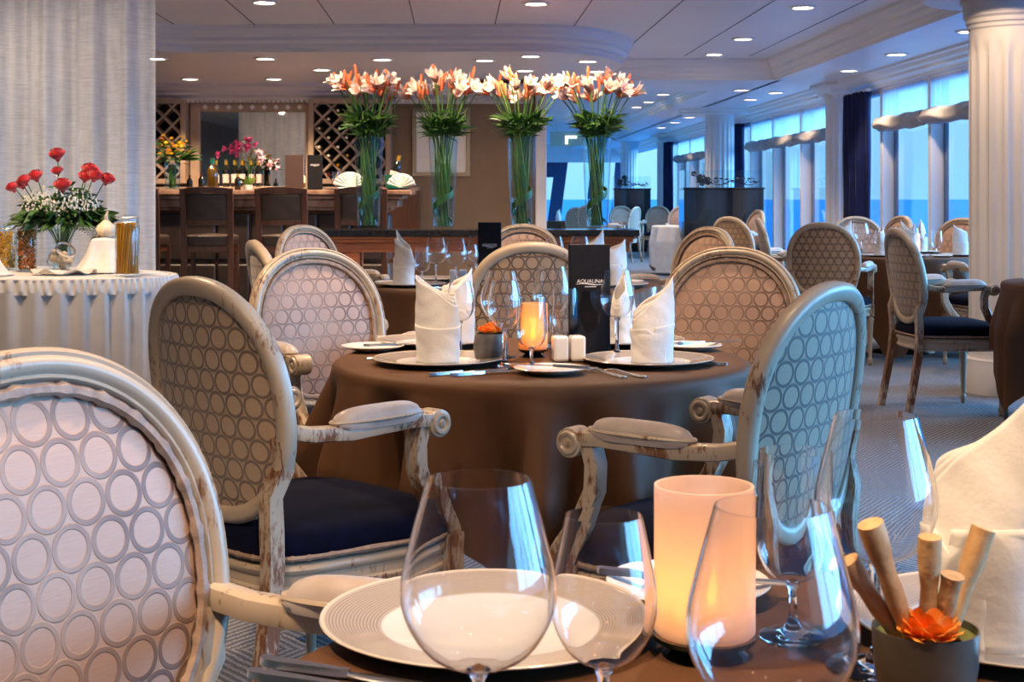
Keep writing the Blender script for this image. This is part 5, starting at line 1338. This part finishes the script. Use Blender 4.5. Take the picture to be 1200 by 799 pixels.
def fan_napkin(name, label, loc, R=.12, n=11, rz=0):
    b = MB()
    def fn(u, v):
        a = pi*(.06+.88*u); k = abs((u*n) % 1-.5)*2
        return (R*v*cos(a)*1.1, .03*(k-.5)*v+.02*v, .004+R*v*sin(a))
    b.grid(fn, n*4, 6); o = b.build(name, M['white_cloth'], solid=.002, loc=loc, ang=.5); o.rotation_euler = (0, 0, rz); tag(o, label, 'napkin', 'fan-folded napkins on the bar'); return o
fan_napkin('fan_napkin', 'fan-folded white napkin on the bar left of the first lily vase', (bo(410)[0], 13.95, 1.28), .155)
fan_napkin('fan_napkin', 'fan-folded white napkin by the champagne on the bar end', (bo(470)[0], 13.86, 1.28), .14, 9, -.3)
t = thing('ice_bucket', 'small green glass bucket holding the champagne bottle', 'bucket', bo(459, 14.05))
b = MB(); b.lathe([(0,.012),(.055,.012),(.075,.14),(.078,.15),(.073,.15),(.052,.02),(0,.02)], 28, cap=False); b.build('bucket_body', M['foil_green'], t)
t = make_bottle('champagne_bottle', M['bottle_dark'], M['gold'], True); t.location = (bo(457)[0], 14.05, 1.30); t.rotation_euler = (0, .28, 0); t.scale = (1.2, 1.2, 1.05); t['label'] = 'gold-necked champagne bottle leaning in the bucket on bar end'
for k, (px, nm) in enumerate(((391, 'left of two wine glasses beside the fan napkin on the bar'), (403, 'right of two wine glasses beside the fan napkin on the bar'), (447, 'wine glass before the champagne bucket on the bar'))):
    place('goblet', nm, (bo(px)[0], 14.12, 1.262), 0, GG)
# framed print
t = thing('framed_print', 'framed pale print on the taupe wall behind the second lily vase', 'picture', ((517-600)*16.3/F, 16.335, 1.82))
b = MB(); b.box((0, 0, 0), (.60, .012, .72)); b.build('print', M['picture'], t, smooth=False)
b = MB()
for s in (-1, 1): b.box((s*.31, -.008, 0), (.05, .035, .79)); b.box((0, -.008, s*.37), (.58, .035, .05))
b.build('frame', M['pframe'], t, smooth=False, bevel=.006)
b = MB(); rnd = random.Random(2)
for k in range(9): b.lathe([(0,0),(.012+.008*rnd.random(),0)], 9, Matrix.Translation((-.12+.05*rnd.uniform(-1,1), -.0075, -.22+.045*k)) @ Matrix.Rotation(pi/2, 4, 'X'), cap=False)
b.build('painted_marks', M['pink_orchid'], t, smooth=False)
# ------------------------------------------------------------------ black cabinets with floral glass screens
def cabinet(x, y, w, d, h, rz, label, hs):
    t = thing('service_cabinet', label, 'cabinet', (x, y, 0), rz)
    b = MB(); b.box((0, 0, h/2), (w, d, h)); b.build('cabinet_body', M['black_gloss'], t, smooth=False, bevel=.008)
    b = MB(); b.box((0, 0, h+.012), (w+.03, d+.03, .024)); b.build('cabinet_top', M['black_gloss'], t, smooth=False, bevel=.004)
    g = MB(); g.box((0, -d/2+.03, h+.024+hs/2), (w, .01, hs)); s = g.build('glass_screen', M['screen'], t, smooth=False)
    g = MB(); g.box((-w/2+.01, 0, h+.024+hs/2), (.01, d, hs)); g.build('side_screen', M['screen'], t, smooth=False)
    b = MB(); rnd = random.Random(int(w*100)); y0 = -d/2+.022; z0 = h+.03
    def curl(cx, cz, r0, turns, s):
        P = [(cx+s*(r0*(1-.75*i/30))*cos(pi+turns*2*pi*i/30), y0, cz+(r0*(1-.75*i/30))*sin(pi+turns*2*pi*i/30)) for i in range(31)]
        b.tube(P, .006, 5, scale=lambda f: 1.2-.6*f)
    b.tube([(-w*.35+w*.8*i/24, y0, z0+hs*(.25+.14*sin(i*.55))) for i in range(25)], .006, 5)
    for k in range(6): curl(-w*.2+w*.11*k, z0+hs*(.35+.1*(k % 2)), hs*.22, .9, 1 if k % 2 else -1)
    for k in range(11):
        cx, cz = -w*.38+w*.20*rnd.random(), z0+hs*(.15+.75*rnd.random())
        for j in range(5):
            a = j*2*pi/5; b.ball((cx+.03*cos(a)*hs/.3, y0, cz+.03*sin(a)*hs/.3), .022*hs/.3, 8, 5, (1, .15, 1))
    for k in range(8):
        cx = -w*.1+w*.07*k; b.ball((cx, y0, z0+hs*(.25+.25*rnd.random())), .022*hs/.3, 8, 5, (1.6, .15, .7))
    b.build('floral_etching', M['black_gloss'], s)
    return t
cabinet(2.62+.30, 19.9, 1.10, .60, 1.30, 0, 'tall black lacquer cabinet with floral glass screen before the centre column', .24)
cabinet(2.62, 31.2, .80, .5, 1.36, 0, 'distant black lacquer cabinet with floral glass screen left of the centre column', .26)
# exit-style ceiling sign
t = thing('ceiling_sign', 'small pale green sign hanging from the far ceiling', 'sign', (1.10, 27.0, 2.30))
b = MB(); b.box((0, 0, 0), (.75, .05, .28)); b.build('panel', mat('pale_green_panel', rgb('b8d8c4'), .4), t, smooth=False, bevel=.008)
b = MB(); b.box((.02, -.03, .03), (.22, .012, .05)); b.box((-.065, -.03, -.03), (.05, .012, .15)); b.build('lit_mark', emit('sign_glow', (.9,1,.85,1), 1.6), t, smooth=False)
for s in (-.25, .25):
    b = MB(); b.tube([(s, 0, .14), (s, 0, .30)], .008, 6); b.build('hanger', M['steel'], t)
# ------------------------------------------------------------------ light, sky, camera
for x, y, z in SP:
    w = (170 if x < .45 else 60) if y < 9.5 else (150 if x < .9 else 70)
    spot(x, y, z, w)
spot(.35, .55, ZU, 125, 60, .6, tgt=(-.35, 1.55, .75)); spot(2.35, 7.7, ZU, 90, 80, .6, tgt=(3.0, 8.6, 1.2))  # added fill: warm key on the near armchair, then a brightener for the column
spot(-.1, 2.5, ZU, 120, 55, .7, tgt=(-.5, 4.4, .7)); spot(.3, 2.9, ZU, 110, 60, .7, tgt=(.6, 4.8, .7))
for x in (-1.3, -.2, .9): spot(x, 10.35, ZU, 95, 70, .5, tgt=(x*.85, 11.6, 1.7))  # added spots that brighten the lilies from the front, no fixtures
for x in (-4.0, -2.9): spot(x, 7.9, ZU, 72, 95, .7, (1,.82,.64), tgt=(x, 9.5, 1.3))  # added spots, out of view, to brighten the sheer curtain
spot(-2.2, 6.9, ZU, 75, 60, .5, tgt=(-2.6, 8.5, .9))
sun = bpy.data.lights.new('daylight', 'SUN'); sun.energy = 13; sun.angle = radians(70); sun.color = (.13, .47, 1.0)
so = bpy.data.objects.new('daylight', sun); C.objects.link(so); so.rotation_euler = (Vector((-1, -.12, -.24))).to_track_quat('-Z', 'Y').to_euler()
s2 = bpy.data.lights.new('sea_glare', 'SUN'); s2.energy = 5; s2.angle = radians(70); s2.color = (.25, .58, 1.0)
o2 = bpy.data.objects.new('sea_glare', s2); C.objects.link(o2); o2.rotation_euler = (Vector((-1, -.05, .20))).to_track_quat('-Z', 'Y').to_euler()
w = bpy.data.worlds.new('sky'); bpy.context.scene.world = w; w.use_nodes = True; nt = w.node_tree; bg = nt.nodes['Background']
tc = nt.nodes.new('ShaderNodeTexCoord'); sp = nt.nodes.new('ShaderNodeSeparateXYZ'); nt.links.new(tc.outputs['Generated'], sp.inputs[0])
c = ramp(nt, sp.outputs['Z'], [(0.0, rgb('7fc0f2')), (.08, rgb('8fcaf5')), (.25, rgb('a6d8fa')), (1.0, rgb('7fb4e8'))])
nt.links.new(c, bg.inputs[0]); bg.inputs[1].default_value = 1.4
cam = bpy.data.cameras.new('camera'); co = bpy.data.objects.new('camera', cam); C.objects.link(co)
co.location = (0, 0, H); co.rotation_euler = (pi/2, 0, 0); cam.lens = 50; cam.sensor_width = 36; cam.shift_y = -168.5/1200; cam.clip_end = 20000
cam.dof.use_dof = True; cam.dof.focus_distance = 3.4; cam.dof.aperture_fstop = 22
S = bpy.context.scene; S.camera = co
S.view_settings.view_transform = 'Standard'; S.view_settings.look = 'None'; S.view_settings.gamma = 1; S.view_settings.exposure = .25; S.view_settings.use_curve_mapping = False
S.cycles.use_denoising = True
S.cycles.max_bounces = 12; S.cycles.transmission_bounces = 12; S.cycles.transparent_max_bounces = 24; S.cycles.diffuse_bounces = 6; S.cycles.glossy_bounces = 4
S.cycles.sample_clamp_indirect = 6; S.cycles.caustics_reflective = False; S.cycles.caustics_refractive = False
